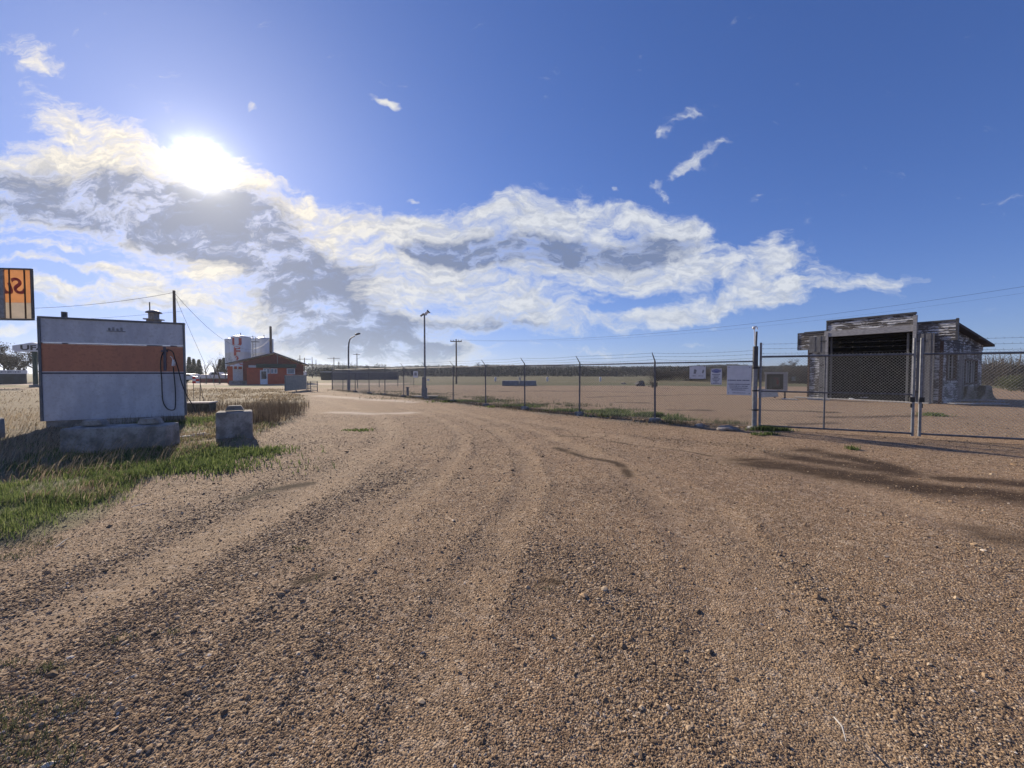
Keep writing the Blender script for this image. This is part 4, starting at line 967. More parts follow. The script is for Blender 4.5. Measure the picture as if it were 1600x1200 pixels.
def hose():
    Ln = FPL; o = fp(0, 0, 0); rz = math.atan2(FPd.y, FPd.x)
    t = thing('fuel_hose', 'black looped fuel hose with nozzle hanging down the white panel', 'hose', o, rz)
    xa, xm, xb = Ln*.83, Ln*.865, Ln*.93
    pts = []
    ctrl = [(xa, 1.35), (xa-.02, 1.9), (xa+.03, 2.2), (xm+.03, 2.34), (xm+.17, 2.28), (xb+.02, 2.05), (xb+.09, 1.75), (xb+.17, 1.3), (xb+.3, .85), (xb+.42, .6), (xb+.5, .35)]
    ctrl2 = [(xa, 1.35), (xa, 1.0), (xa+.02, .68), (xa+.12, .46), (xa+.27, .42), (xb+.0, .55), (xb+.01, .9), (xb-.0, 1.3), (xb-.03, 1.8)]
    def smooth(c, y):
        out = []; c = [Vector((x, y, z)) for x, z in c]
        for i in range(len(c)-1):
            p0 = c[max(i-1, 0)]; p1 = c[i]; p2 = c[i+1]; p3 = c[min(i+2, len(c)-1)]
            for k in range(5):
                s = k/5; out.append(.5*((2*p1)+(p2-p0)*s+(2*p0-5*p1+4*p2-p3)*s*s+(3*p1-p0-3*p2+p3)*s**3))
        return out+[c[-1]]
    mb = MB(); mb.path(smooth(ctrl, -.085), .015, n=8); mb.path(smooth(ctrl2, -.085), .015, n=8); mb.build('hose_pipe', M['black'], t)
    nz = MB(); nz.box((xb-.03, -.09, 1.93), (.05, .045, .2), (0, R(6), 0)); nz.path([(xb-.03, -.09, 2.02), (xb-.05, -.1, 2.1), (xb-.09, -.1, 2.14)], .011, n=6); nz.box((xb+.015, -.09, 1.9), (.02, .02, .14)); nz.build('nozzle', M['white'], t, bevel=.006)
    hk = MB(); hk.box((xm-.03, -.06, 2.05), (.07, .03, .75)); hk.box((xm-.03, -.075, 2.3), (.16, .05, .05)); hk.build('hanger_bracket', M['orange_line'], t)
hose()

def road_block(name, label, pts, w, h, dpt, rz, knob=1):
    t = thing(name, label, 'concrete block', pts, rz, 'concrete blocks on the verge')
    b = MB(); b.box((0, 0, h/2-.06), (w, dpt, h+.06), (0, 0, 0), (.985, .97)); b.build('block', M['concrete'], t, bevel=.035)
    for i in range(knob):
        x = 0 if knob == 1 else (-.27+.54*i)*w
        k = MB(); k.prism([(-.19, 0), (.19, 0), (.13, .115), (-.13, .115)], (x, 0, h-.01), (1, 0, 0), (0, 0, 1), .22); k.build('lifting_knob', M['concrete'], t, bevel=.015)
a, b_ = G(82, 714), G(252, 705)
c_ = (a+b_)/2; w_ = (b_-a).length
road_block('concrete_block', 'long low concrete block half hidden in grass before the panel', (c_.x, c_.y+.3, 0), w_, .56, .6, math.atan2(b_.y-a.y, b_.x-a.x), 2)
c_ = G(360, 688)
road_block('concrete_block', 'small square concrete block with a lifting knob right of the panel', (c_.x-.1, c_.y+.3, 0), .72, .70, .6, R(33), 1)
p = G(-72, 694); road_block('concrete_block', 'dark concrete block just showing at the very left picture edge', (p.x, p.y+.3, 0), .8, .55, .6, R(33), 1)
plank('pale board lying in the grass between long block and small square block', (280, 688), (327, 682), .14, .07, 'concrete_light')
p = G(306, 648); 
t = thing('steel_trough', 'low dark green steel trough behind the small concrete block', 'trough', (p.x, p.y+.2, 0), R(12))
mb = MB(); w = 36/600*p.y; mb.box((0, 0, .22), (w, .5, .44), (0, 0, 0), (1.0, 1.0)); 
for i in range(7): mb.box((-w/2+w*(i+.5)/7, -.26, .2), (.03, .03, .4))
mb.build('body', M['skid'], t); mb = MB(); mb.box((0, 0, .46), (w+.08, .58, .05)); mb.build('rim', M['concrete_light'], t, bevel=.01)

# chimney vent behind the panel and the rod
def vent():
    p = P(241, 520, 17.0); z0 = 0
    t = thing('tank_vent', 'square galvanised vent chimney with a small peaked cap rising behind the panel', 'vent', (p.x, p.y, 0))
    zt = P(241, 485, 17).z
    m = MB(); m.box((0, 0, (zt-.42)/2), (.36, .36, zt-.42)); m.build('shaft', M['galv_dark'], t, bevel=.01)
    m = MB(); m.box((0, 0, zt-.40), (.5, .5, .05)); m.box((0, 0, zt-.24), (.26, .26, .3)); m.build('collar', M['galv'], t)
    m = MB(); m.lathe([(.29, zt-.12), (.27, zt-.07), (.12, zt), (0.0, zt+.01)], (0, 0, 0), 12); m.build('cap', M['galv_dark'], t)
    zr = P(235, 472, 17).z; m = MB(); m.tube((-.17, 0, zt-1.2), (-.17, 0, zr), .022, n=6); m.build('rod', M['trim_dark'], t)
vent()

# two-tone backlit sign, seen from behind so its script is reversed
def script_sign():
    a = P(53, 499.5, 13.0); top = P(48, 421, 13.0).z; z0 = a.z; 
    rz = R(6); d = Vector((math.cos(rz), math.sin(rz), 0)); Ln = 3.0
    o = Vector((a.x, a.y, 0))-d*Ln
    t = thing('roadside_sign', 'orange and cream roadside sign seen from behind at the left picture edge', 'sign', o, rz)
    zm = z0+(top-z0)*.335
    m = MB(); m.box((Ln/2, 0, (zm+top)/2), (Ln-.04, .02, top-zm)); m.build('upper_sheet', M['acr_orange'], t)
    m = MB(); m.box((Ln/2, 0, (zm+z0)/2), (Ln-.04, .02, zm-z0)); m.build('lower_sheet', M['acr_white'], t)
    m = MB()
    for z in (z0, top): m.box((Ln/2, 0, z), (Ln, .07, .05))
    for x in (0, Ln-.02): m.box((x, 0, (z0+top)/2), (.045, .07, top-z0-.06))
    m.build('edge_frame', M['trim_dark'], t, bevel=.005)
    for x in (Ln-.21, Ln-.66, Ln-1.2, Ln-1.9):
        m = MB(); m.box((x, -.03, (z0+top)/2), (.028, .03, top-z0-.06)); m.build('stiffener', M['brown_trim'], t)
    m = MB(); m.box((Ln-.86, -.06, (z0+top)/2), (.14, .05, top-z0-.06)); m.build('back_post', M['galv'], t)
    for x in (.25, 1.0):
        m = MB(); m.tube((x, -.02, -.2), (x, -.02, z0), .09, n=14); m.build('leg', M['galv'], t)
    text('Super', .74, M['acr_red'], t, 'lettering', (Ln-.20, -.014, zm+(top-zm)*.47), (-1, 0, 0), (0, 0, 1), .003, (.95, 1), 'LEFT', .016, .3)
script_sign()

# ------------------------------------------------------------------ poles
def pole_with_arm(name, label, px, pyb, pyt, arm=1.2, pyarm=None, group='power poles', r=.13, d=None, ins=True, rz=0):
    base = G(px, pyb) if d is None else Vector((P(px, 583, d).x, d, 0))
    H = P(px, pyt, base.y).z
    t = thing(name, label, 'power pole', (base.x, base.y, 0), rz, group)
    m = MB(); m.tube((0, 0, -.2), (0, 0, H), r*1.15, r*.75, n=10); m.build('pole', M['wood_pole'], t)
    if arm:
        za = H-.35; m = MB(); m.box((0, -r*.8, za), (arm*2, .12, .12)); ar = m.build('crossarm', M['wood_pole'], t)
        if ins:
            for x in (-arm*.92, -arm*.45, arm*.45, arm*.92):
                k = MB(); k.lathe([(.05, 0), (.09, .04), (.05, .1), (.08, .15), (.0, .22)], (x, -r*.8, za+.06), 8); k.build('insulator', M['galv'], ar)
    return t, Vector((base.x, base.y, H))
t_, PA = pole_with_arm('power_pole', 'power pole with crossarm and insulators behind the middle of the fence', 713, 605, 530, .85, r=.12, d=58)
t_, PB = pole_with_arm('power_pole', 'bare wooden pole with wires rising directly behind the orange banded panel', 275, 0, 454, 0, r=.12, d=31)
t_, PC = pole_with_arm('power_pole', 'tall dark pole standing behind the ridge of the red building', 424, 0, 510, 0, r=.26, d=72)
for (px, pyt, d, arm, lab) in ((469, 555, 120, 0, 'plain far pole just right of the red building roof'), (476, 559, 95, 1.6, 'far crossarm pole at the corner of the red building'), (488, 558, 130, 0, 'hazy far pole third to the right of the red building'),
                        (494, 562, 150, 0, 'thin hazy far pole fourth from the red building'), (522, 558, 110, 1.8, 'far crossarm pole left of the curved street lamp'), (529, 565, 150, 0, 'thin far pole close left of the curved street lamp'),
                        (558, 552, 105, .9, 'far pole just right of the curved street lamp'), (357, 560, 95, .7, 'short crossarm pole left of the white tanks')):
    pole_with_arm('power_pole', lab, px, 0, pyt, arm, group='small poles on the skyline', r=.13, d=d, ins=False)
def wire(name, label, pts, r=.014, group='overhead wires'):
    m = MB(); m.path(pts, r, n=4); o = Vector(pts[0]); m2 = MB()
    m.v = [tuple(Vector(v)-o) for v in m.v]
    tag(m.build(name, M['black'], None, o), label, 'wire', group)
def span(a, b, sag, n=24): return [Vector(a).lerp(Vector(b), i/n)-Vector((0, 0, sag*4*(i/n)*(1-i/n))) for i in range(n+1)]
wire('overhead_wire', 'overhead wire running left from the pole behind the panel', span(PB-Vector((0, 0, .15)), P(-80, 481, 27), .5))
wire('overhead_wire', 'overhead wire sagging from the pole behind the panel to the pole by the tanks', span(PB-Vector((0, 0, .15)), PC+Vector((0, 0, -2.2)), 3.2))
wire('overhead_wire', 'thin low wire crossing above the panel top', span(P(-60, 500, 30), P(285, 486, 31), .3), .009)
wire('overhead_wire', 'guy wire slanting down to the right of the pole behind the panel', span(PB-Vector((0, 0, .3)), Vector((PB.x+3.2, 31.2, 0)), .05), .01)
RB = P(1850, 407, 24)
wire('overhead_wire', 'upper power line crossing the sky above the shed', span(PA+Vector((.7, 0, -.1)), RB, 1.6, 40), .010)
wire('overhead_wire', 'lower power line crossing the sky above the shed', span(PA+Vector((-.7, 0, -.1)), RB-Vector((0, 0, .5)), 1.7, 40), .005)

def street_lamp():
    p = G(545, 610); H = P(551, 526, p.y).z
    t = thing('street_lamp', 'tall street lamp with a curved arm bending right, inside the fence', 'street lamp', p)
    k = 1/600*p.y
    m = MB(); m.tube((0, 0, -.1), (0, 0, H*.55), .085, .075, n=12)
    m.path([(0, 0, H*.55), (.02, 0, H*.8), (.06, 0, H*.88), (.16, 0, H*.95), (.35, 0, H*.985), (.62, 0, H*1.01)], [.075, .07, .065, .055, .045, .04], n=10); m.build('pole', M['galv_dark'], t)
    m = MB(); m.lathe([(.0, -.06), (.13, -.05), (.15, .02), (.1, .09), (0, .11)], (.0, 0, 0), 14); 
    m.v = [(v[0]*1.9, v[1], v[2]) for v in m.v]; m.v = [(v[0]*math.cos(.28)-v[2]*math.sin(.28)+.88, v[1], v[0]*math.sin(.28)+v[2]*math.cos(.28)+H*1.045) for v in m.v]; m.build('lamp_head', M['trim_dark'], t)
    m = MB(); m.box((0, 0, .5), (.22, .2, .9)); m.build('base_box', M['galv'], t)
street_lamp()
def floodlight():
    p = G(664, 621); H = P(664, 492, p.y).z
    t = thing('floodlight_pole', 'tall floodlight pole with two tilted lamp heads by the fence', 'floodlight pole', p)
    m = MB(); m.tube((0, 0, -.1), (0, 0, H), .07, .05, n=12); m.build('pole', M['galv'], t)
    m = MB(); m.box((0, 0, H), (.3, .06, .06)); m.build('bracket', M['galv'], t)
    m = MB(); m.box((-.14, 0, H+.0), (.30, .22, .08), (0, R(-38), 0)); m.build('lamp_head', M['galv'], t, bevel=.02)
    m = MB(); m.box((.15, 0, H+.14), (.36, .26, .13), (0, R(-42), 0), (.9, .9)); m.build('lamp_head', M['white'], t, bevel=.03)
    m = MB(); m.box((.27, -.0, H+.22), (.07, .27, .2), (0, R(-42), 0)); m.build('lamp_glass', M['trim_dark'], t)
    m = MB(); m.box((-.02, -.14, .95), (.24, .18, .8)); m.box((-.0, -.14, .35), (.34, .22, .6)); m.build('switch_box', M['galv'], t, bevel=.01)
    m = MB(); m.box((0, 0, .05), (1.6, .7, .12)); m.build('pad', M['concrete'], t, bevel=.02)
floodlight()
p = G(637, 618); m = MB(); m.box((0, 0, .28), (.14, .14, .56)); m.box((0, 0, .58), (.18, .18, .06)); tag(m.build('meter_post', M['galv_dark'], None, p, bevel=.01), 'short grey meter post inside the fence left of the floodlight pole', 'post')

# ------------------------------------------------------------------ red brick building and tanks
def gable_building():
    d = 56.0; a = P(380, 598, d); b = P(475, 598, d+4.2)
    rz = math.atan2(b.y-a.y, b.x-a.x); Wd = (Vector((b.x, b.y, 0))-Vector((a.x, a.y, 0))).length
    t = thing('brick_building', 'low red brick building with a pale metal gable roof before the tanks', 'building', (a.x, a.y, 0), rz)
    k = 1/10.2
    sc_ = d/600
    ze = P(475, 570, d+4.2).z; zr = P(428, 551.5, d+1.5).z; xr = Wd*.50; xl = -2.0; zl = P(362, 568.5, d).z
    D = 9
    # main body: gable wall
    m = MB(); m.prism([(0, 0), (Wd, 0), (Wd, ze-.1), (xr, zr-.15), (0, zl+.30)], (0, .15, 0), (1, 0, 0), (0, 0, 1), .3); m.build('gable_wall', M['gable_red'], t)
    m = MB(); m.box((Wd-.15, D/2, ze/2), (.3, D-.4, ze-.1)); m.box((Wd/2, D, ze/2), (Wd-.4, .3, ze)); m.box((.1, D/2+1.8, zl/2), (.3, D-3.6, zl)); m.build('wall', M['brick_red'], t)
    # roof
    def slope(x0, z0, x1, z1, nm, mt):
        m = MB(); vs = [(x0, -.5, z0), (x1, -.5, z1), (x1, D+.3, z1), (x0, D+.3, z0)]; vs += [(x, y, z+.14) for x, y, z in vs]
        m.add(vs, [(3, 2, 1, 0), (4, 5, 6, 7), (0, 1, 5, 4), (1, 2, 6, 5), (2, 3, 7, 6), (3, 0, 4, 7)]); return m.build(nm, mt, t)
    slope(xl, zl-.05, xr, zr, 'roof', M['metal_roof']); slope(xr+.003, zr, Wd+.7, ze-.12, 'roof', M['metal_roof'])
    m = MB(); m.path([(xl, -.53, zl-.02), (xr, -.53, zr+.03), (Wd+.7, -.53, ze-.1)], .09, n=4); m.build('barge_board', M['trim_dark'], t)
    # lower flat front
    X0, X1 = P(386, 600, d).x-a.x, P(446, 600, d).x-a.x
    X0 += .0; H0 = P(420, 574, d-3).z; fy = -2.6
    m = MB(); m.box(((X0+X1)/2, fy/2, H0/2), (X1-X0, -fy, H0)); fw = m.build('front_wall', M['brick_red'], t, bevel=.01)
    m = MB(); m.box(((X0+X1)/2+.8, fy/2-.1, H0+.25), (X1-X0-.6, -fy+.5, .55)); m.build('fascia', M['green_fascia'], t, bevel=.02)
    m = MB(); m.box((X0+1.0, fy-.02, H0+.16), (1.6, .12, .34)); m.build('name_board', M['white_paint'], t)
    def window(x, z, w, h, parent=t, y=fy):
        f = MB(); 
        for zz in (z-h/2, z+h/2): f.box((x, y-.04, zz), (w+.1, .09, .1))
        for xx in (x-w/2, x+w/2): f.box((xx, y-.04, z), (.1, .09, h-.1))
        w_ = f.build('window', M['white'], parent); g = MB(); g.box((x, y-.02, z), (w-.1, .03, h-.1)); g.build('pane', M['leadglass'], w_)
    kx = lambda px: P(px, 583, d+fy).x-a.x
    kz = lambda py: P(420, py, d+fy).z
    window(kx(426), kz(580), .95, .75)
    for px in (389.5, 394, 399.5, 404.5): window(kx(px), kz(579.5), .3, .65)
    m = MB(); m.box((kx(388), fy-.03, 1.0), (.9, .06, 2.0)); dr = m.build('door', M['white'], t); g = MB(); g.box((kx(388), fy-.07, 1.3), (.6, .03, 1.1)); g.build('pane', M['glass'], dr); g = MB(); g.box((kx(388)+.35, fy-.09, 1.0), (.04, .05, .2)); g.build('handle', M['trim_dark'], dr)
    # entrance porch under the left eave
    xb = P(360, 600, d).x-a.x
    m = MB(); m.box((xb+.6, 1.4, 1.3), (1.3, .3, 2.6)); m.box(((xb+1.2)/2+.2, 3.2, 1.3), (-xb+1.3, .2, 2.6)); m.build('porch_wall', M['brick_red'], t)
    m = MB()
    for px in (367, 372.5, 379): m.box((P(px, 583, d).x-a.x, 1.0, 1.3), (.16, .16, 2.6))
    m.box(((P(367, 583, d).x+P(379, 583, d).x)/2-a.x, 1.1, 1.1), (1.1, .06, 2.2)); m.build('porch_door', M['white'], t)
    m = MB(); m.box(((xb+2)/2, -.2, .25), (abs(xb)+1.5, 2.2, .5)); m.build('ramp', M['concrete'], t)
    for px, zt_ in ((411.5, 552), (440.5, 561)):
        m = MB(); m.tube((P(px, 583, d-2).x-a.x, fy+.3, H0+.5), (P(px, 583, d-2).x-a.x, fy+.3, P(px, zt_, d-2).z), .04, n=6); m.build('vent_pipe', M['galv'], t)
gable_building()
def tank(name, label, px0, px1, pyt, d, letters=None):
    c = P((px0+px1)/2, 583, d); r = (px1-px0)/2*d/600*.93; H = P((px0+px1)/2, pyt, d).z
    t = thing(name, label, 'storage tank', (c.x, c.y, 0), 0, 'white storage tanks')
    m = MB(); m.lathe([(r, 0), (r, H*.33), (r+.03, H*.335), (r, H*.34), (r, H*.66), (r+.03, H*.665), (r, H*.67), (r, H)], (0, 0, 0), 40); m.build('shell', M['tank_white'], t)
    m = MB(); m.lathe([(r+.06, H-.08), (r+.06, H+.02), (r*.6, H+.3), (0.01, H+.45)], (0, 0, 0), 40); m.build('lid', M['metal_roof'], t)
    m = MB(); m.tube((0, 0, H+.4), (0, 0, H+.9), .08, n=8); m.build('vent', M['galv'], t)
    if letters:
        dv = Vector((c.x, c.y, 0)).normalized(); phi0 = math.atan2(-dv.y, -dv.x)
        for i, ch in enumerate('UFA'):
            s = r*.95; zc = H-1.1-i*1.72
            o = text(ch, 2.15, M['red_letter'], t, 'letter', (0, 0, 0), (1, 0, 0), (0, 0, 1), .02, (1.12, .98), 'CENTER', .09)
            dphi = -.42
            for v in o.data.vertices:                     # wrap round the shell
                x, y, z = v.co; ph = phi0+dphi+x/r; rr_ = r+.03-y*.3
                v.co = (rr_*math.cos(ph), rr_*math.sin(ph), z+zc)
    return t
tank('storage_tank', 'white storage tank partly hidden behind the lettered tank at its left', 354, 379, 531, 86)
tank('storage_tank', 'white storage tank with red letters UFA down its side', 363, 391.5, 527.5, 74, 'UFA')
tank('storage_tank', 'white storage tank at right of the row, behind the tall dark pole', 400, 427, 530, 80)
tank('storage_tank', 'narrow white tank standing between the two wide tanks', 391, 401, 531, 84)
p = P(398, 583, 76); t = thing('tank_ladder', 'steel ladder and platform standing between the white tanks', 'ladder', (p.x, p.y, 0)); H = P(398, 534, 76).z
m = MB(); m.tube((-.3, 0, 0), (-.3, 0, H), .05, n=6); m.tube((.3, 0, 0), (.3, 0, H), .05, n=6); m.build('side_rail', M['galv_dark'], t)
m = MB(); [m.tube((-.3, 0, z*.4), (.3, 0, z*.4), .03, n=5) for z in range(1, int(H/.4))]; m.build('rungs', M['galv_dark'], t)
m = MB(); m.box((0, 0, H), (1.4, 1.2, .1)); m.box((0, -.6, H+.9), (1.4, .06, .06)); m.box((-.7, -.6, H+.45), (.06, .06, .9)); m.box((.7, -.6, H+.45), (.06, .06, .9)); m.build('platform', M['galv_dark'], t)

# pole sign
def pole_sign():
    d = 44.0; c = P(56, 605, d); t = thing('pole_sign', 'white roadside pole sign with black letters UFA far beyond the panel', 'sign', (c.x, c.y, 0), R(8))
    zt = P(55, 537, d).z; zb = P(55, 549.5, d).z; w = 3.9
    m = MB(); m.prism([(-w/2, zb+.15), (-w/2+.3, zb), (w/2-.3, zb), (w/2, zb+.15), (w/2, zt-.25), (.0, zt+.12), (-w/2, zt-.25)], (0, 0, 0), (1, 0, 0), (0, 0, 1), .45); m.build('sign_box', M['sign_white'], t)
    text('UFA', .9, M['ink_black'], t, 'lettering', (.05, -.24, (zt+zb)/2-.03), (1, 0, 0), (0, 0, 1), .01, (1.5, .85), 'CENTER', .025)
    m = MB(); m.tube((0, 0, -.1), (0, 0, zb), .2, n=12); m.build('pole', M['green_fascia'], t)
    m = MB(); m.lathe([(.5, 0), (.5, .25), (.2, .3)], (0, 0, 0), 14); m.build('footing', M['concrete'], t)
pole_sign()

# walls, hoardings and distant long things
def long_wall(name, label, cat, px0, px1, pyb, pyt, cap='white', dd=0, m='dark_wall', h=None, th=.3):
    a = G(px0, pyb); d0 = a.y; b = P(px1, 583, d0+dd); H = P((px0+px1)/2, pyt, d0+dd/2).z if h is None else h
    Ln = (Vector((b.x, b.y, 0))-a).length; t = thing(name, label, cat, a, math.atan2(b.y-a.y, b.x-a.x))
    mb = MB(); n = max(2, int(Ln/2.4))
    for i in range(n): mb.box((Ln*(i+.5)/n, random.uniform(-.02, .02), H/2), (Ln/n-.03, th, H))
    mb.build('wall_panel', M[m], t)
    if cap:
        k = MB(); k.box((Ln/2, 0, H+.06), (Ln+.2, th+.14, .13)); k.build('cap', M[cap], t)
    k = MB(); [k.box((Ln*i/n, -.05-th/2, H/2), (.12, .1, H)) for i in range(n+1)]; k.build('upright', M['trim_dark'], t)
    return t
long_wall('long_hoarding', 'long dark hoarding below bare trees at the left picture edge', 'wall', -60, 41, 601, 583, None, 4)
t = thing('banner_sign', 'long white banner on the dark hoarding at the left edge', 'banner', P(18, 584, 53)-Vector((0, 0, 0)), R(5))
m = MB(); m.box((0, 0, .25), (3.9, .08, .5)); m.build('board', M['sign_white'], t); m = MB(); words(m, -1.5, 1.2, .25, .18, -.045, 40); m.build('lettering', M['ink'], t)
long_wall('long_low_shed', 'long low dark shed with a white roof line left of the fence corner, far off', 'shed', 503, 622, 593.5, 581.5, 'white', 6, th=3)
long_wall('low_wall', 'low red-brown wall beyond the apron left of the brick building', 'wall', 308, 362, 598, 592, 'concrete', 0, 'gable_red')
# stack of long steel sections in the field
p = G(784, 602.5); t = thing('steel_bins', 'long low blue-grey steel bins lying beyond the yard', 'bins', p, R(2))
w = 54/600*p.y
for i in range(2):
    m = MB(); m.box((w*(.25+.5*i), 0, .32), (w*.49, 1.2, .62), (0, 0, 0), (.97, .9)); m.build('bin', M['bin'], t, bevel=.03)
    for j in range(5):
        pass
m = MB(); [m.box((w*(j+.5)/10, -.6, .32), (.07, .05, .56)) for j in range(10)]; m.build('rib', M['bin'], t)

# slatted fence stretch, pedestrian gate and bollard beyond the fence end
def slat_fence():
    a = G(446, 612.5); b = G(479, 609.5); d = b-a; Ln = d.length; t = thing('slatted_fence', 'blue-grey slatted fence stretch in front of the brick building', 'fence', a, math.atan2(d.y, d.x))
    H = P(460, 587, a.y).z
    m = MB(); n = int(Ln/.09); [m.box((Ln*(i+.5)/n, 0, H/2+.03), (.065, .02, H-.1)) for i in range(n)]; m.build('slats', M['slat'], t)
    m = MB(); m.tube((0, 0, H), (Ln, 0, H), .035, n=8); m.build('top_rail', M['galv'], t)
    for x in (0, Ln/2, Ln):
        m = MB(); m.tube((x, .03, -.1), (x, .03, H+.05), .04, n=8); m.build('post', M['galv_dark'], t)
slat_fence()
p = G(477, 606); m = MB(); m.box((0, 0, .85), (.24, .24, 1.7), (0, 0, 0), (.9, .9)); m.box((0, 0, 1.72), (.3, .3, .06)); tag(m.build('white_bollard', M['white'], None, p, bevel=.02), 'stout white post behind the slatted fence', 'post')
a = G(481, 612); b = G(496, 612); t = thing('pedestrian_gate', 'small pipe-framed gate between slatted fence and chain-link corner', 'gate', a, 0); w = (b-a).length
m = MB(); H = .85
for z in (.1, H*.5, H): m.tube((0, 0, z), (w, 0, z), .028, n=8)
m.build('frame_rail', M['galv_dark'], t)
for x in (0, w*.3, w): m = MB(); m.tube((x, 0, 0), (x, 0, H+.05), .034, n=8); m.build('post', M['galv_dark'], t)
m = MB(); chain(m, (0, .02, 0), (w, .02, 0), .1, H, .085, .003); m.build('wire_mesh', M['wire'], t)
# return fence to the corner
a = Vector((FENCE[-1][0], FENCE[-1][1], 0)); b = a+Vector((4.5, 13, 0)); t = thing('return_fence', 'short chain-link return fence going back from the far corner post', 'fence', a, math.atan2(b.y-a.y, b.x-a.x)); Ln = (b-a).length
m = MB(); m.tube((0, 0, 1.75), (Ln, 0, 1.75), .025, n=8); m.build('top_rail', M['galv_dark'], t)
m = MB(); chain(m, (0, 0, 0), (Ln, 0, 0), .05, 1.75, .1, .003); m.build('wire_mesh', M['wire'], t)
for i in range(1, 5): m = MB(); m.tube((Ln*i/4, 0, 0), (Ln*i/4, 0, 1.8), .035, n=8); m.build('post', M['galv_dark'], t)

# striped marker on stakes, left of the apron
p = G(307, 630); t = thing('marker_sign', 'small red and white chequered marker on thin stakes behind the trough', 'marker', p, R(8)); k = p.y/600
z0, z1 = P(307, 599, p.y).z, P(307, 588.5, p.y).z; w = 10*k
m = MB(); m.box((0, 0, (z0+z1)/2), (w, .02, z1-z0)); m.build('board', M['white'], t)
m = MB(); [m.box(((-.25+.5*((i+j) % 2))*w, -.012, z0+(z1-z0)*(j+.5)/3), (w*.48, .008, (z1-z0)/3*.95)) for j in range(3) for i in (0,)]; m.build('red_squares', M['red_paint'], t)
for x, l in ((-w*.4, 0), (w*.45, .05)): m = MB(); m.tube((x, .02, -.05), (x+l, .02, z1), .014, n=6); m.build('stake', M['rust_wire'], t)
m = MB(); m.tube((-w*.4, .02, z0-.25), (w*.5, .02, z0-.25), .012, n=6); m.build('crossbar', M['rust_wire'], t)
for (px, pb, pt, lean, lab) in ((319, 628, 590, -.25, 'thin steel stake leaning left, right of the chequered marker'), (293, 631, 597, .0, 'thin steel stake standing between panel edge and chequered marker')):
    p = G(px, pb); H = P(px, pt, p.y).z; m = MB(); m.tube((0, 0, -.05), (lean, 0, H), .014, n=6); m.box((lean*.98, -.01, H*.97), (.04, .02, .05)); m.box((lean*.5, 0, H*.5), (.03, .03, .02)); tag(m.build('steel_stake', M['rust_wire'], None, p), lab, 'stake')

# parked vehicles, small in the distance
def car(name, label, px, pyb, mat_, rz, L_=4.5, H=1.5, d=None, truck=False):
    p = G(px, pyb) if d is None else Vector((P(px, 583, d).x, d, 0)); t = thing(name, label, 'car' if not truck else 'pickup', p, rz, 'vehicles parked far off')
    hb = .62 if not truck else .8
    if truck: prof = [(-.5, .3), (.5, .3), (.5, .62), (.48, .70), (.18, .78), (.08, 1.0), (-.12, 1.0), (-.16, .74), (-.5, .74)]
    else: prof = [(-.5, .28), (.5, .28), (.51, .5), (.47, .62), (.24, .68), (.10, .98), (-.22, 1.0), (-.42, .72), (-.5, .68)]
    prof = [(x*L_, z*H) for x, z in prof]
    m = MB(); m.prism(prof, (0, 0, 0), (1, 0, 0), (0, 0, 1), 1.75); b = m.build('body', mat_, t, bevel=.08)
    g = MB(); gx0, gx1 = (.06, -.10) if truck else (.12, -.30)
    g.prism([((gx0+.06)*L_, .74*H), ((gx0-.0)*L_, .95*H), ((gx1+.03)*L_, .95*H), ((gx1)*L_, .74*H)], (0, 0, 0), (1, 0, 0), (0, 0, 1), 1.78); g.build('windows', M['glass'], t)
    for sx_ in (-.32, .32):
        for sy_ in (-.8, .8):
            w = MB(); w.tube((sx_*L_, sy_-.11, .33), (sx_*L_, sy_+.11, .33), .34, n=16); w.tube((sx_*L_, sy_-.115, .33), (sx_*L_, sy_+.115, .33), .18, n=12); w.build('wheel', M['tyre'], t)
car('parked_car', 'white car parked beyond the panel edge', 292, 597, M['carpaint'], R(25))
car('parked_car', 'silver car parked just right of the white one', 302, 596.5, M['carsilver'], R(12))
car('parked_car', 'white pickup parked far off at the foot of the white tanks', 340, 597.2, M['carpaint'], R(8), 5.4, 1.8, truck=True)
car('parked_car', 'pale pickup parked far off between cabinet and shed', 1241, 598, M['carpaint'], R(20), 4.8, 1.6, truck=True)
car('parked_car', 'dark red car parked by the far pedestrian gate', 1256, 599, M['slat'], R(5), 4.4, 1.4)
# far field markers
for i, (px, lab) in enumerate(((774, 'white drum in the field beyond the left fence half'), (812, 'pale tan drum left of the long bins in the field'), (855, 'white drum right of the long steel bins in the field'), (938, 'white marker drum far across the field behind the right fence half'))):
    p = P(px, 583, 75); m = MB(); m.lathe([(.2, 0), (.22, .1), (.2, .3), (.22, .35), (.2, .65), (.22, .8), (.07, .84)], (0, 0, 0), 12); tag(m.build('field_drum', M['white'] if i != 1 else M['concrete_light'], None, (p.x, 75, 0)), lab, 'drum', 'drums in the far field')
# boulder and rubble under the fence near the gate
for (px, py, r_, lab) in ((1144, 674, .2, 'grey rock under the fence between two signs and gate post'), (1100, 668, .12, 'small brown rock under the fence left of the grey rock'), (975, 600, .3, 'dark rock at the edge of the far yard')):
    p = G(px, py); bm_ = bmesh.new(); bmesh.ops.create_icosphere(bm_, subdivisions=3, radius=1); rr = random.Random(px)
    from mathutils import noise as mn
    for v in bm_.verts: v.co = v.co*(1+.35*mn.noise(v.co*1.7+Vector((px, 0, 0)))); v.co = Vector((v.co.x*r_*1.4, v.co.y*r_, v.co.z*r_*.6))
    me = bpy.data.meshes.new('rock'); bm_.to_mesh(me); bm_.free(); me.materials.append(M['stone']); o = bpy.data.objects.new('rock', me); COL.objects.link(o); o.location = (p.x, p.y+.2, .02); tag(o, lab, 'rock')

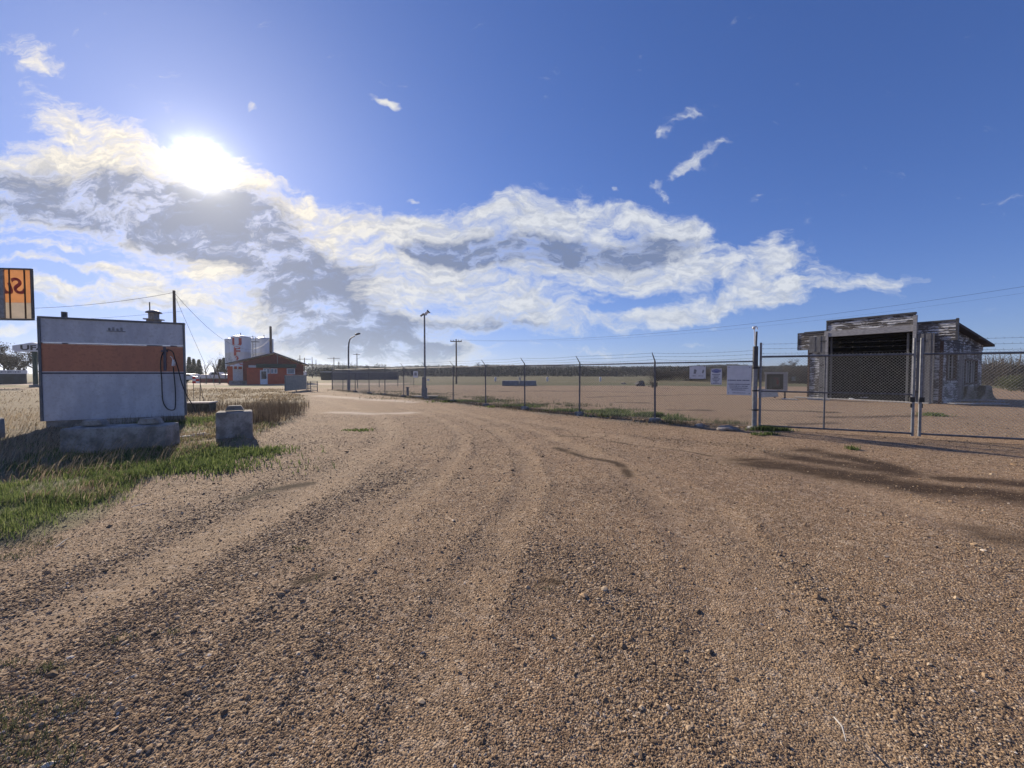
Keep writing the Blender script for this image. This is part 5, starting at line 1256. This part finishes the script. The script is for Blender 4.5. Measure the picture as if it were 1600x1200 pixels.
# ------------------------------------------------------------------ vegetation
def blades(name, x, y, hgt, wid, lean, m, tone, dirn=None, z0=None):
    """curved grass blades: two quads-worth of triangles each"""
    n = len(x); a = RNG.uniform(0, 2*np.pi, n); la = a+np.pi/2 if dirn is None else dirn+RNG.normal(0, .5, n)
    z = hz_(x, y) if z0 is None else z0
    wx, wy = np.cos(a)*wid/2, np.sin(a)*wid/2; lx, ly = np.cos(la)*lean*hgt, np.sin(la)*lean*hgt
    b0 = np.stack([x-wx, y-wy, z-.01], -1); b1 = np.stack([x+wx, y+wy, z-.01], -1)
    m0 = np.stack([x-wx*.8+lx*.35, y-wy*.8+ly*.35, z+hgt*.55], -1); m1 = np.stack([x+wx*.8+lx*.35, y+wy*.8+ly*.35, z+hgt*.55], -1)
    t = np.stack([x+lx, y+ly, z+hgt*np.sqrt(np.maximum(.15, 1-lean**2*.6))], -1)
    V = np.stack([b0, b1, m0, m1, t], 1).reshape(-1, 3); k = (np.arange(n)*5)[:, None, None]
    Fc = (np.array([[0, 1, 3], [0, 3, 2], [2, 3, 4]])[None]+k).reshape(-1, 3)
    o = raw_mesh(name, V, Fc, m, np.repeat(tone, 3)); return o
def clump(x, y, s, seed, lo): return fbm(x*s, y*s, 3, seed) > lo
def verge_grass():
    # short green grass on the near verge
    n = 150000; y = RNG.uniform(2.4, 12, n); x = verge_x(y)-RNG.exponential(1.6, n)+.25
    p = np.clip(fbm(x*1.6, y*1.6, 4, 101)*3-1.0, 0, 1)*np.clip((9.5-y)/4, .12, 1)*np.clip((verge_x(y)-x+.1)/.5, .04, 1)
    k = RNG.random(n) < p; x, y = x[k], y[k]
    h = RNG.uniform(.03, .11, len(x))*(.5+1.0*fbm(x*2, y*2, 2, 5)); blades('green_grass', x, y, h, .004+.002*y/5, RNG.uniform(.1, .7, len(x)), M['grass_green'], RNG.random(len(x)))['kind'] = 'stuff'
    # green patches round the blocks, farther up the verge and under the fence
    X, Y, Hh = [], [], []
    for (px, py, rx, ry, c, hm) in ((345, 708, 1.1, .5, 3500, .14), (300, 722, 1.2, .5, 2200, .12), (220, 735, 1.6, .5, 4500, .15), (310, 660, 1.2, 1.4, 2500, .16), (395, 705, .5, .5, 800, .1),
                                (1000, 651, 1.1, .28, 5200, .22), (950, 645, .7, .3, 2600, .2), (1062, 655, .7, .2, 1500, .14), (878, 642, .7, .35, 1500, .16), (800, 636, 1.2, .4, 1200, .14),
                                (1205, 673, .45, .14, 1300, .16), (1330, 702, .12, .1, 250, .1), (1460, 650, .35, .3, 700, .16), (560, 672, .35, .25, 500, .06), (730, 628, 1.6, .5, 1500, .16), (1195, 680, .3, .1, 500, .12)):
        g = G(px, py); X.append(g.x+RNG.normal(0, rx*.55, c)); Y.append(g.y+RNG.normal(0, ry*.55, c)); Hh.append(RNG.uniform(.3, 1, c)*hm)
    x, y, h = map(np.concatenate, (X, Y, Hh)); k = RNG.random(len(x)) < np.clip(fbm(x*3, y*3, 3, 77)*3-.8, .1, 1); x, y, h = x[k], y[k], h[k]
    blades('tufted_grass', x, y, h, .008+.001*y, RNG.uniform(.1, .7, len(x)), M['grass_green'], RNG.random(len(x))*.9)['kind'] = 'stuff'
    # low tufts in the gravel close to the camera
    X, Y = [], []
    for (px, py, r_, c) in ((15, 1120, .09, 200), (75, 1050, .04, 80), (110, 1110, .05, 90), (35, 1175, .09, 260), (100, 1190, .05, 110), (5, 1150, .06, 120), (10, 1040, .05, 50), (190, 1000, .03, 30), (470, 858, .07, 50), (855, 918, .04, 26), (500, 905, .04, 20), (270, 990, .03, 30), (18, 870, .1, 160), (60, 850, .12, 200)):
        g = G(px, py); X.append(g.x+RNG.normal(0, r_, c)); Y.append(g.y+RNG.normal(0, r_*.6, c))
    x, y = map(np.concatenate, (X, Y)); blades('gravel_weeds', x, y, RNG.uniform(.012, .05, len(x)), .0035, RNG.uniform(.3, .9, len(x)), M['budding'], RNG.random(len(x)))['kind'] = 'stuff'
    # thatch and dry grass of the verge
    n = 80000; y = np.exp(RNG.uniform(np.log(4.5), np.log(38), n)); x = verge_x(y)-RNG.exponential(.45, n)*y*.6+.1
    p = .62*np.clip(fbm(x*.8, y*.8, 4, 103)*3.2-1.05, 0, 1)*np.clip((verge_x(y)-x)/.6, .05, 1)*np.where(y < 7.5, .4, 1)
    k = RNG.random(n) < p; x, y = x[k], y[k]
    blades('dry_grass', x, y, RNG.uniform(.03, .13, len(x))*(.6+1.2*fbm(x*.7, y*.7, 2, 9)), .004+.0013*y, RNG.uniform(.2, 1.0, len(x)), M['grass_dry'], RNG.random(len(x)), RNG.normal(.3, .8, len(x)))['kind'] = 'stuff'
    # long wind-blown straw round the long block and panel foot
    X, Y, Hh = [], [], []
    for (px, py, rx, ry, c, hm) in ((40, 722, 1.3, .7, 900, .62), (150, 728, 1.4, .5, 700, .55), (30, 700, 1.6, 1.0, 900, .6), (220, 716, .8, .4, 300, .5), (10, 670, 2.0, 1.5, 1500, .6), (50, 655, 2, 1.5, 1200, .5), (265, 690, .5, .5, 200, .45), (90, 745, .9, .35, 400, .4)):
        g = G(px, py); X.append(g.x+RNG.normal(0, rx*.6, c)); Y.append(g.y+RNG.normal(0, ry*.6, c)); Hh.append(RNG.uniform(.5, 1, c)*hm)
    x, y, h = map(np.concatenate, (X, Y, Hh)); k = RNG.random(len(x)) < .2; x, y, h = x[k], y[k], h[k]
    blades('tall_dry_grass', x, y, h, .005, RNG.uniform(.4, 1.15, len(x)), M['grass_dry'], .3+.7*RNG.random(len(x)), np.full(len(x), .15))['kind'] = 'stuff'
    # dead weed stalks by the road bend
    X, Y, Hh = [], [], []
    for (px, py, rx, ry, c, hm) in ((425, 650, 1.0, 1.6, 900, .62), (405, 662, .6, .8, 600, .5), (440, 642, .8, 1.2, 420, .6), (395, 640, 1.2, 2, 500, .5), (350, 640, 2.5, 2.5, 500, .4), (300, 640, 2, 2, 300, .55), (250, 665, 1.5, .8, 200, .4), (450, 636, 1.5, 2, 200, .35)):
        g = G(px, py); X.append(g.x+RNG.normal(0, rx*.55, c)); Y.append(g.y+RNG.normal(0, ry*.55, c)); Hh.append(RNG.uniform(.4, 1, c)*hm)
    x, y, h = map(np.concatenate, (X, Y, Hh)); k = x < verge_x(y)+.3; x, y, h = x[k], y[k], h[k]
    blades('dead_weeds', x, y, h, .011, RNG.uniform(0, .35, len(x)), M['stalks'], RNG.random(len(x)))['kind'] = 'stuff'
    # sparse weeds on the stony ground just inside the far half of the fence
    X, Y = [], []
    for (px, py, rx, ry, c) in ((700, 622, 3.5, 1.3, 5000), (760, 627, 2.5, 1.2, 4000), (850, 633, 2.2, .9, 3600), (930, 641, 1.6, .6, 2200), (640, 616, 3.5, 1.4, 2500), (590, 612, 3, 1.5, 1500), (1100, 662, 1.4, .35, 1400)):
        g = G(px, py); X.append(g.x+RNG.normal(0, rx*.6, c)); Y.append(g.y+RNG.normal(0, ry*.6, c))
    x, y = map(np.concatenate, (X, Y)); k = RNG.random(len(x)) < np.clip(fbm(x*1.4, y*1.4, 3, 131)*4-1.7, 0, 1); x, y = x[k], y[k]
    blades('yard_weeds', x, y, RNG.uniform(.04, .17, len(x)), .016, RNG.uniform(.2, .9, len(x)), M['budding'], RNG.random(len(x)))['kind'] = 'stuff'
    # strip under the fence: dry bits
    t = RNG.random(16000)*11.999; i = t.astype(int); fr = t-i; Fp = np.array(FENCE); x = Fp[i, 0]*(1-fr)+Fp[i+1, 0]*fr+RNG.normal(0, .35, len(t)); y = Fp[i, 1]*(1-fr)+Fp[i+1, 1]*fr+RNG.normal(0, .35, len(t))
    k = RNG.random(len(x)) < np.clip(fbm(x*1.5, y*1.5, 3, 107)*4-1.7, 0, 1); x, y = x[k], y[k]
    blades('fence_weeds', x, y, RNG.uniform(.03, .14, len(x)), .01, RNG.uniform(.2, .9, len(x)), M['grass_dry'], RNG.random(len(x))*.7)['kind'] = 'stuff'
    # rubble strip under the fence
    t = RNG.random(9000)*6; i = t.astype(int); fr = t-i; x = Fp[i, 0]*(1-fr)+Fp[i+1, 0]*fr+RNG.normal(.1, .28, len(t)); y = Fp[i, 1]*(1-fr)+Fp[i+1, 1]*fr+RNG.normal(.1, .28, len(t))
    scatter_stones('fence_rubble', x, y, .012*np.exp(RNG.normal(0, .6, len(x))).clip(.3, 4), bpy.data.materials['gravel_stones'], RNG.beta(1.6, 1.8, len(x)))
verge_grass()
# small straws on the gravel
for (p, q, lab) in (((1303, 1127), (1322, 1165), 'single pale straw lying on the gravel at the lower right'), ((88, 858), (108, 843), 'pale dry twig lying on the gravel beside the green verge'), ((205, 795), (236, 788), 'thin dry twig on the road edge above the other twig')):
    a, b = G(*p), G(*q); m = MB(); m.path([a+Vector((0, 0, .02)), (a+b)/2+Vector((.01, 0, .03)), b+Vector((0, 0, .018))], [.0035, .004, .002], n=5); o_ = Vector(a); m.v = [tuple(Vector(v)-o_) for v in m.v]
    tag(m.build('straw', M['concrete_light'], None, o_), lab, 'straw')

# ---- trees
def tree_mesh(seed, H, spread, trunk_r, levels=4, leafy=0, droop=0.0, lo=.25, nb=(3, 5)):
    """limbs as one tapered mesh; twig and leaf slivers as arrays"""
    rr = random.Random(seed); limb = MB(); tv, tf, tt = [], [], []
    def sliver(p, d, l, w, tone):
        s = d.cross(Vector((rr.uniform(-1, 1), rr.uniform(-1, 1), rr.uniform(-1, 1)))).normalized()*w; k = len(tv)
        tv.extend([p-s, p+s, p+d*l]); tf.append((k, k+1, k+2)); tt.append(tone)
    def grow(p, d, l, r, lev):
        q = p; dd = d.copy(); pts = [p]; n = 3
        for i in range(n):
            dd = (dd+Vector((rr.uniform(-.2, .2), rr.uniform(-.2, .2), rr.uniform(-.05, .15)-droop))).normalized(); q = q+dd*(l/n); pts.append(q)
        if lev < levels-1: limb.path(pts, [r*(1-.16*i) for i in range(n+1)], n=6 if lev < 2 else 4)
        if lev >= levels-1:
            for i in range(7 if not leafy else 5):
                u = rr.random(); c = pts[0].lerp(pts[-1], u); v = (dd+Vector((rr.uniform(-1, 1), rr.uniform(-1, 1), rr.uniform(-.6, .9)))).normalized(); sliver(c, v, l*rr.uniform(.4, .8), .010*H/6, rr.random())
            for i in range(leafy):
                c = pts[-1]+Vector((rr.gauss(0, l*.4), rr.gauss(0, l*.4), rr.gauss(0, l*.35))); v = Vector((rr.uniform(-1, 1), rr.uniform(-1, 1), rr.uniform(-1, 1))).normalized(); sliver(c, v, .03*H, .013*H, rr.random())
            return
        for i in range(rr.randint(*nb)+(1 if lev == 0 else 0)):
            u = rr.uniform(lo if lev == 0 else .3, 1.0); c = pts[0].lerp(pts[-1], u) if u < .99 else pts[-1]
            a = rr.uniform(0, 6.28); out = Vector((math.cos(a), math.sin(a), rr.uniform(.1, .9))); nd = (dd*.55+out*spread).normalized()
            grow(c, nd, l*rr.uniform(.5, .72), r*(.62-.15*u), lev+1)
    grow(Vector((0, 0, -.05)), Vector((rr.uniform(-.06, .06), 0, 1)).normalized(), H*.62, trunk_r, 0)
    return limb, tv, tf, tt
TREES = {}
def tree(name, label, cat, key, seed, x, y, H, scale=1, group=None, **kw):
    fol = kw.pop('fol', 'twigs')
    if key not in TREES:
        limb, tv, tf, tt = tree_mesh(seed, H, **kw)
        t = thing(name, label, cat, (x, y, 0), 0, group); limb.build('trunk', M['bark'], t)
        raw_mesh('crown', [tuple(v) for v in tv], tf, M[fol], tt, t); TREES[key] = t
    else:
        t = copy_tree(TREES[key]); tag(t, label, cat, group); t.location = (x, y, 0)
    t.rotation_euler = (0, 0, random.uniform(0, 6.28)); t.scale = (scale*random.uniform(.9, 1.15),)*2+(scale,)
    return t
def at(px, d): return P(px, 583, d).x
LT = [(-30, 62, 6.2), (6, 66, 6.0), (22, 74, 6.2), (40, 70, 5.6), (66, 68, 6.0), (92, 75, 6)]
for i, ((px, d, H), lab) in enumerate(zip(LT, ('bare tree partly cut off by the left picture edge', 'bare spreading tree above the left banner', 'bare tree behind the gap between banner and pole sign', 'bare tree just left of the pole sign post', 'bare tree just right of the pole sign post', 'bare tree mostly hidden behind the panel left edge'))):
    tree('bare_tree', lab, 'tree', 'bareA' if i % 2 else 'bareB', 20+i, at(px, d), d, 6, H/6, 'bare trees at the left', spread=.75, trunk_r=.17, levels=5, leafy=2, nb=(4, 5))
for i, (px, d, s, lab) in enumerate(((322, 62, .62, 'knobbly pollarded tree nearest the parked cars'), (333, 66, .7, 'second pollarded tree from the parked cars'), (343, 60, .68, 'pollarded tree in front of the spruces'), (351, 66, .72, 'pollarded tree at the left foot of the white tanks'))):
    tree('pollard_tree', lab, 'tree', 'pollard', 77, at(px, d), d, 6, s, 'pollarded trees left of the tanks', spread=.5, trunk_r=.15, levels=3, nb=(3, 5), lo=.6)
def conifer_mesh(seed, H, rb):
    rr = np.random.default_rng(seed); n = 2600; z = rr.random(n)**1.3*H; r = rb*(1-z/H)*(.55+.45*np.sin(z*9)**2)*rr.random(n)**.4+.03; a = rr.uniform(0, 6.28, n)
    c = np.stack([r*np.cos(a), r*np.sin(a), z+.3], -1); d = np.stack([np.cos(a), np.sin(a), rr.normal(-.3, .3, n)], -1)*.35; s = np.stack([-np.sin(a), np.cos(a), rr.normal(0, .3, n)], -1)*.1
    V = np.stack([c-s, c+s, c+d], 1).reshape(-1, 3); return V, np.arange(n*3).reshape(-1, 3), rr.random(n)
def blob_mesh(seed, w, H, n=3500, size=.16, base=.15):
    """wide bush: twig and leaf slivers in several overlapping uneven lobes"""
    rr = np.random.default_rng(seed); L_ = 9; cx = rr.uniform(-.42, .42, L_)*w; cy = rr.uniform(-.3, .3, L_)*w*.7; ch = rr.uniform(.45, .8, L_)*H; cr = rr.uniform(.16, .3, L_)*w
    i = rr.integers(0, L_, n); v = rr.normal(0, 1, (n, 3)); v /= np.linalg.norm(v, axis=1)[:, None]; rad = rr.random(n)**.45
    c = np.stack([cx[i]+v[:, 0]*cr[i]*rad, cy[i]+v[:, 1]*cr[i]*rad, np.maximum(ch[i]*.55+v[:, 2]*ch[i]*.62*rad, base*rr.random(n))], -1)
    d = v*.5+np.array([0, 0, .7])+rr.normal(0, .5, (n, 3)); d = d/np.linalg.norm(d, axis=1)[:, None]*size*rr.uniform(.6, 1.8, n)[:, None]; s = rr.normal(0, 1, (n, 3)); s = np.cross(s, d); s = s/np.linalg.norm(s, axis=1)[:, None]*size*.22
    V = np.stack([c-s, c+s, c+d], 1).reshape(-1, 3); return V, np.arange(n*3).reshape(-1, 3), rr.random(n)
def bush(label, x, y, w, H, fol, seed, group, n=3500, size=.16, name='shrub', stems=True):
    t = thing(name, label, 'bush' if name == 'shrub' else 'tree', (x, y, 0), 0, group); V, Fc, tn = blob_mesh(seed, w, H, n, size)
    raw_mesh('crown', V, Fc, M[fol], tn, t); rr = random.Random(seed); m = MB()
    for i in range(8):
        a = rr.uniform(0, 6.28); rx = rr.uniform(.1, .38)*w; m.path([(rx*.3*math.cos(a), rx*.3*math.sin(a), -.05), (rx*.7*math.cos(a), rx*.7*math.sin(a), H*.45), (rx*math.cos(a), rx*math.sin(a), H*rr.uniform(.7, .95))], [.05*H/3, .035*H/3, .012], n=4)
    m.build('stem', M['bark'], t); return t
for i, (px, d, H, lab) in enumerate(((296, 92, 5.2, 'dark spruce above the parked cars'), (303, 96, 4.9, 'dark spruce second from the panel edge'), (311, 92, 4.6, 'small dark spruce behind the chequered marker'), (344, 96, 4.8, 'dark spruce behind the pollards'), (350, 92, 5.0, 'dark spruce at the left of the tanks'))):
    V, Fc, tn = conifer_mesh(200+i, H, 1.3); t = thing('spruce_tree', lab, 'tree', (at(px, d), d, 0), 0, 'spruces left of the tanks'); raw_mesh('crown', V, Fc, M['spruce'], tn, t); m = MB(); m.tube((0, 0, -.1), (0, 0, H*.8), .12, .03, n=6); m.build('trunk', M['bark'], t)
# hedge of bushes behind the right part of the fence and round the shed
B = [(1026, 78, 6.5, 2.9, 'twigs', 'dark bare bush right behind the fence post left of the signs'), (1052, 84, 8, 3.4, 'twigs', 'wide bare bush between that post and the landscape sign'), (1075, 80, 6, 3.2, 'twigs', 'bare bush directly behind the landscape sign'),
     (1098, 74, 6.5, 3.6, 'twigs', 'bare bush between the landscape sign and the NOTICE sign'), (1122, 80, 7, 4.1, 'twigs', 'tall bare bush behind the NOTICE sign'), (1150, 76, 7.5, 4.0, 'twigs', 'bare bush rising over the large notice board'),
     (1178, 72, 5, 3.0, 'twigs', 'bare bush behind the thick gate post'), (1205, 64, 4.5, 2.4, 'twigs', 'low bush behind the derelict cabinet'), (1236, 60, 5.2, 3.1, 'twigs', 'rounded bare bush left of the shed'), (1258, 58, 4.5, 3.0, 'twigs', 'bare bush touching the left shed corner'),
     (1222, 66, 4, 2.6, 'twigs', 'bare bush above the derelict cabinet'), (1550, 50, 5.5, 4.6, 'twigs', 'tall bare bush right behind the shed eave'), (1585, 46, 6, 4.6, 'twigs', 'tall bare bush at the right picture edge'), (1620, 48, 6.5, 4.4, 'twigs', 'bare bush cut off by the right picture edge'),
     (1568, 52, 6, 4.5, 'twigs', 'bare bush between the two tall ones right of the shed'), (1583, 36, 3.0, 1.5, 'budding', 'low yellow-green bush in front of the bare hedge right of the shed'), (1604, 33, 3.2, 1.8, 'budding', 'larger yellow-green bush at the right picture edge'), (1537, 56, 4, 3.6, 'twigs', 'dark bush just showing past the shed back corner')]
for i, (px, d, w, H, fol, lab) in enumerate(B): bush(lab, at(px, d), d, w*.62, H, fol, 300+i, 'bushes behind the yard', 5200 if H > 2.9 else 3200, .14*(d/60)**.5)
bush('small leafless bush beside the fence post near the yard edge', at(1020, 42), 42, 1.0, 1.1, 'twigs', 401, 'bushes in the field', 500, .12)
for i, (px, d, w, H, lab) in enumerate(((525, 150, 9, 4.6, 'far dark bush left of the street lamp'), (540, 160, 14, 7.0, 'far domed bush behind the street lamp'), (575, 150, 9, 5.2, 'far bush first right of the street lamp'), (590, 155, 11, 5.8, 'far bush second right of the street lamp'), (508, 140, 7, 4.6, 'far bush behind the fence corner'))):
    bush(lab, at(px, d), d, w*.7, H, 'darkwood', 420+i, 'far bushes at the fence corner', 2200, .4)
# skeletal far trees on the skyline
for i, (px, d, lab) in enumerate(((745, 150, 'thin bare tree on the skyline right of the crossarm pole'), (763, 170, 'faint bare tree on the skyline beside the fence post'), (1233, 120, 'tall bare tree over the bushes behind the cabinet'))):
    tree('bare_tree', lab, 'tree', 'bareA', 1, at(px, d), d, 6, (.85, .8, .9)[i], 'skyline bare trees')
def far_wood():
    n = 130000; px = RNG.uniform(480, 1300, n); d = RNG.uniform(175, 260, n)
    x = (px-800)/600*d; hh = 2.0+3.6*fbm(x*.045, d*.02+3, 4, 501)+2.4*(fbm(x*.25, d*.2, 3, 503)-.3)
    hh = np.maximum(hh, .8)*(.65+.5*np.clip((px-560)/200, 0, 1)*.6)
    gap = fbm(x*.03, d*.03, 3, 505); keep = gap > .33; x, d, hh = x[keep], d[keep], hh[keep]; n = len(x)
    z = hh*RNG.random(n)**.75; v = RNG.normal(0, 1, (n, 3)); s = RNG.normal(0, 1, (n, 3)); s = np.cross(s, v); v = v/np.linalg.norm(v, axis=1)[:, None]*.75; s = s/np.linalg.norm(s, axis=1)[:, None]*.3
    v[:, 2] = np.abs(v[:, 2]); c = np.stack([x, d, z], -1); V = np.stack([c-s, c+s, c+v], 1).reshape(-1, 3)
    raw_mesh('woodland', V, np.arange(n*3).reshape(-1, 3), M['darkwood'], RNG.random(n)*.8)['kind'] = 'stuff'
    # second, higher belt far away on the rise
    n = 60000; x = RNG.uniform(-700, 900, n); d = RNG.uniform(560, 640, n); prof = 7+9*fbm(x*.006, x*0+1, 4, 511)+3*fbm(x*.05, x*0+7, 3, 512)
    k = x > -330; x, d, prof = x[k], d[k], prof[k]; n = len(x); z = prof*RNG.random(n)**.6
    v = RNG.normal(0, 1, (n, 3)); s = np.cross(RNG.normal(0, 1, (n, 3)), v); v = v/np.linalg.norm(v, axis=1)[:, None]*2.6; s = s/np.linalg.norm(s, axis=1)[:, None]*1.4; v[:, 2] = np.abs(v[:, 2])*.6
    c = np.stack([x, d, z], -1); V = np.stack([c-s, c+s, c+v], 1).reshape(-1, 3)
    raw_mesh('far_forest', V, np.arange(n*3).reshape(-1, 3), M['darkwood'], RNG.random(n)*.5)['kind'] = 'stuff'
far_wood()
def hills():
    xs = np.linspace(-1500, 2600, 160); ys = np.linspace(500, 1500, 12); X, Y = np.meshgrid(xs, ys); Z = np.sin(np.clip((Y-500)/1000, 0, 1)*np.pi)*(9+14*fbm(X*.0016, Y*.002, 3, 601))*np.clip((X+400)/500, 0.1, 1)-1.5
    V = np.stack([X, Y, Z], -1).reshape(-1, 3); ny, nx = X.shape; i = np.arange(ny*nx).reshape(ny, nx); Fq = np.stack([i[:-1, :-1], i[:-1, 1:], i[1:, 1:], i[1:, :-1]], -1).reshape(-1, 4)
    m = mat('hill_fields', (.10, .10, .06), (.16, .13, .085), .02, .95, lo=.45, hi=.55); o = raw_mesh('hills', V, Fq, m, smooth=True, nv=4); o['kind'] = 'structure'
hills()
# haze: even air over the whole plain
USE_HAZE = True
if USE_HAZE:
    m = bpy.data.materials.new('air'); m.use_nodes = True; nt = m.node_tree; nt.nodes.remove(nt.nodes['Principled BSDF'])
    v = nt.nodes.new('ShaderNodeVolumePrincipled'); v.inputs['Density'].default_value = .00026; v.inputs['Color'].default_value = (.80, .88, 1, 1); v.inputs['Anisotropy'].default_value = .45
    nt.links.new(v.outputs[0], nt.nodes['Material Output'].inputs['Volume'])
    mb = MB(); mb.box((0, 1500, 16.5), (5400, 4300, 37)); o = mb.build('haze', m); o['kind'] = 'stuff'
print('objects', len(bpy.data.objects))
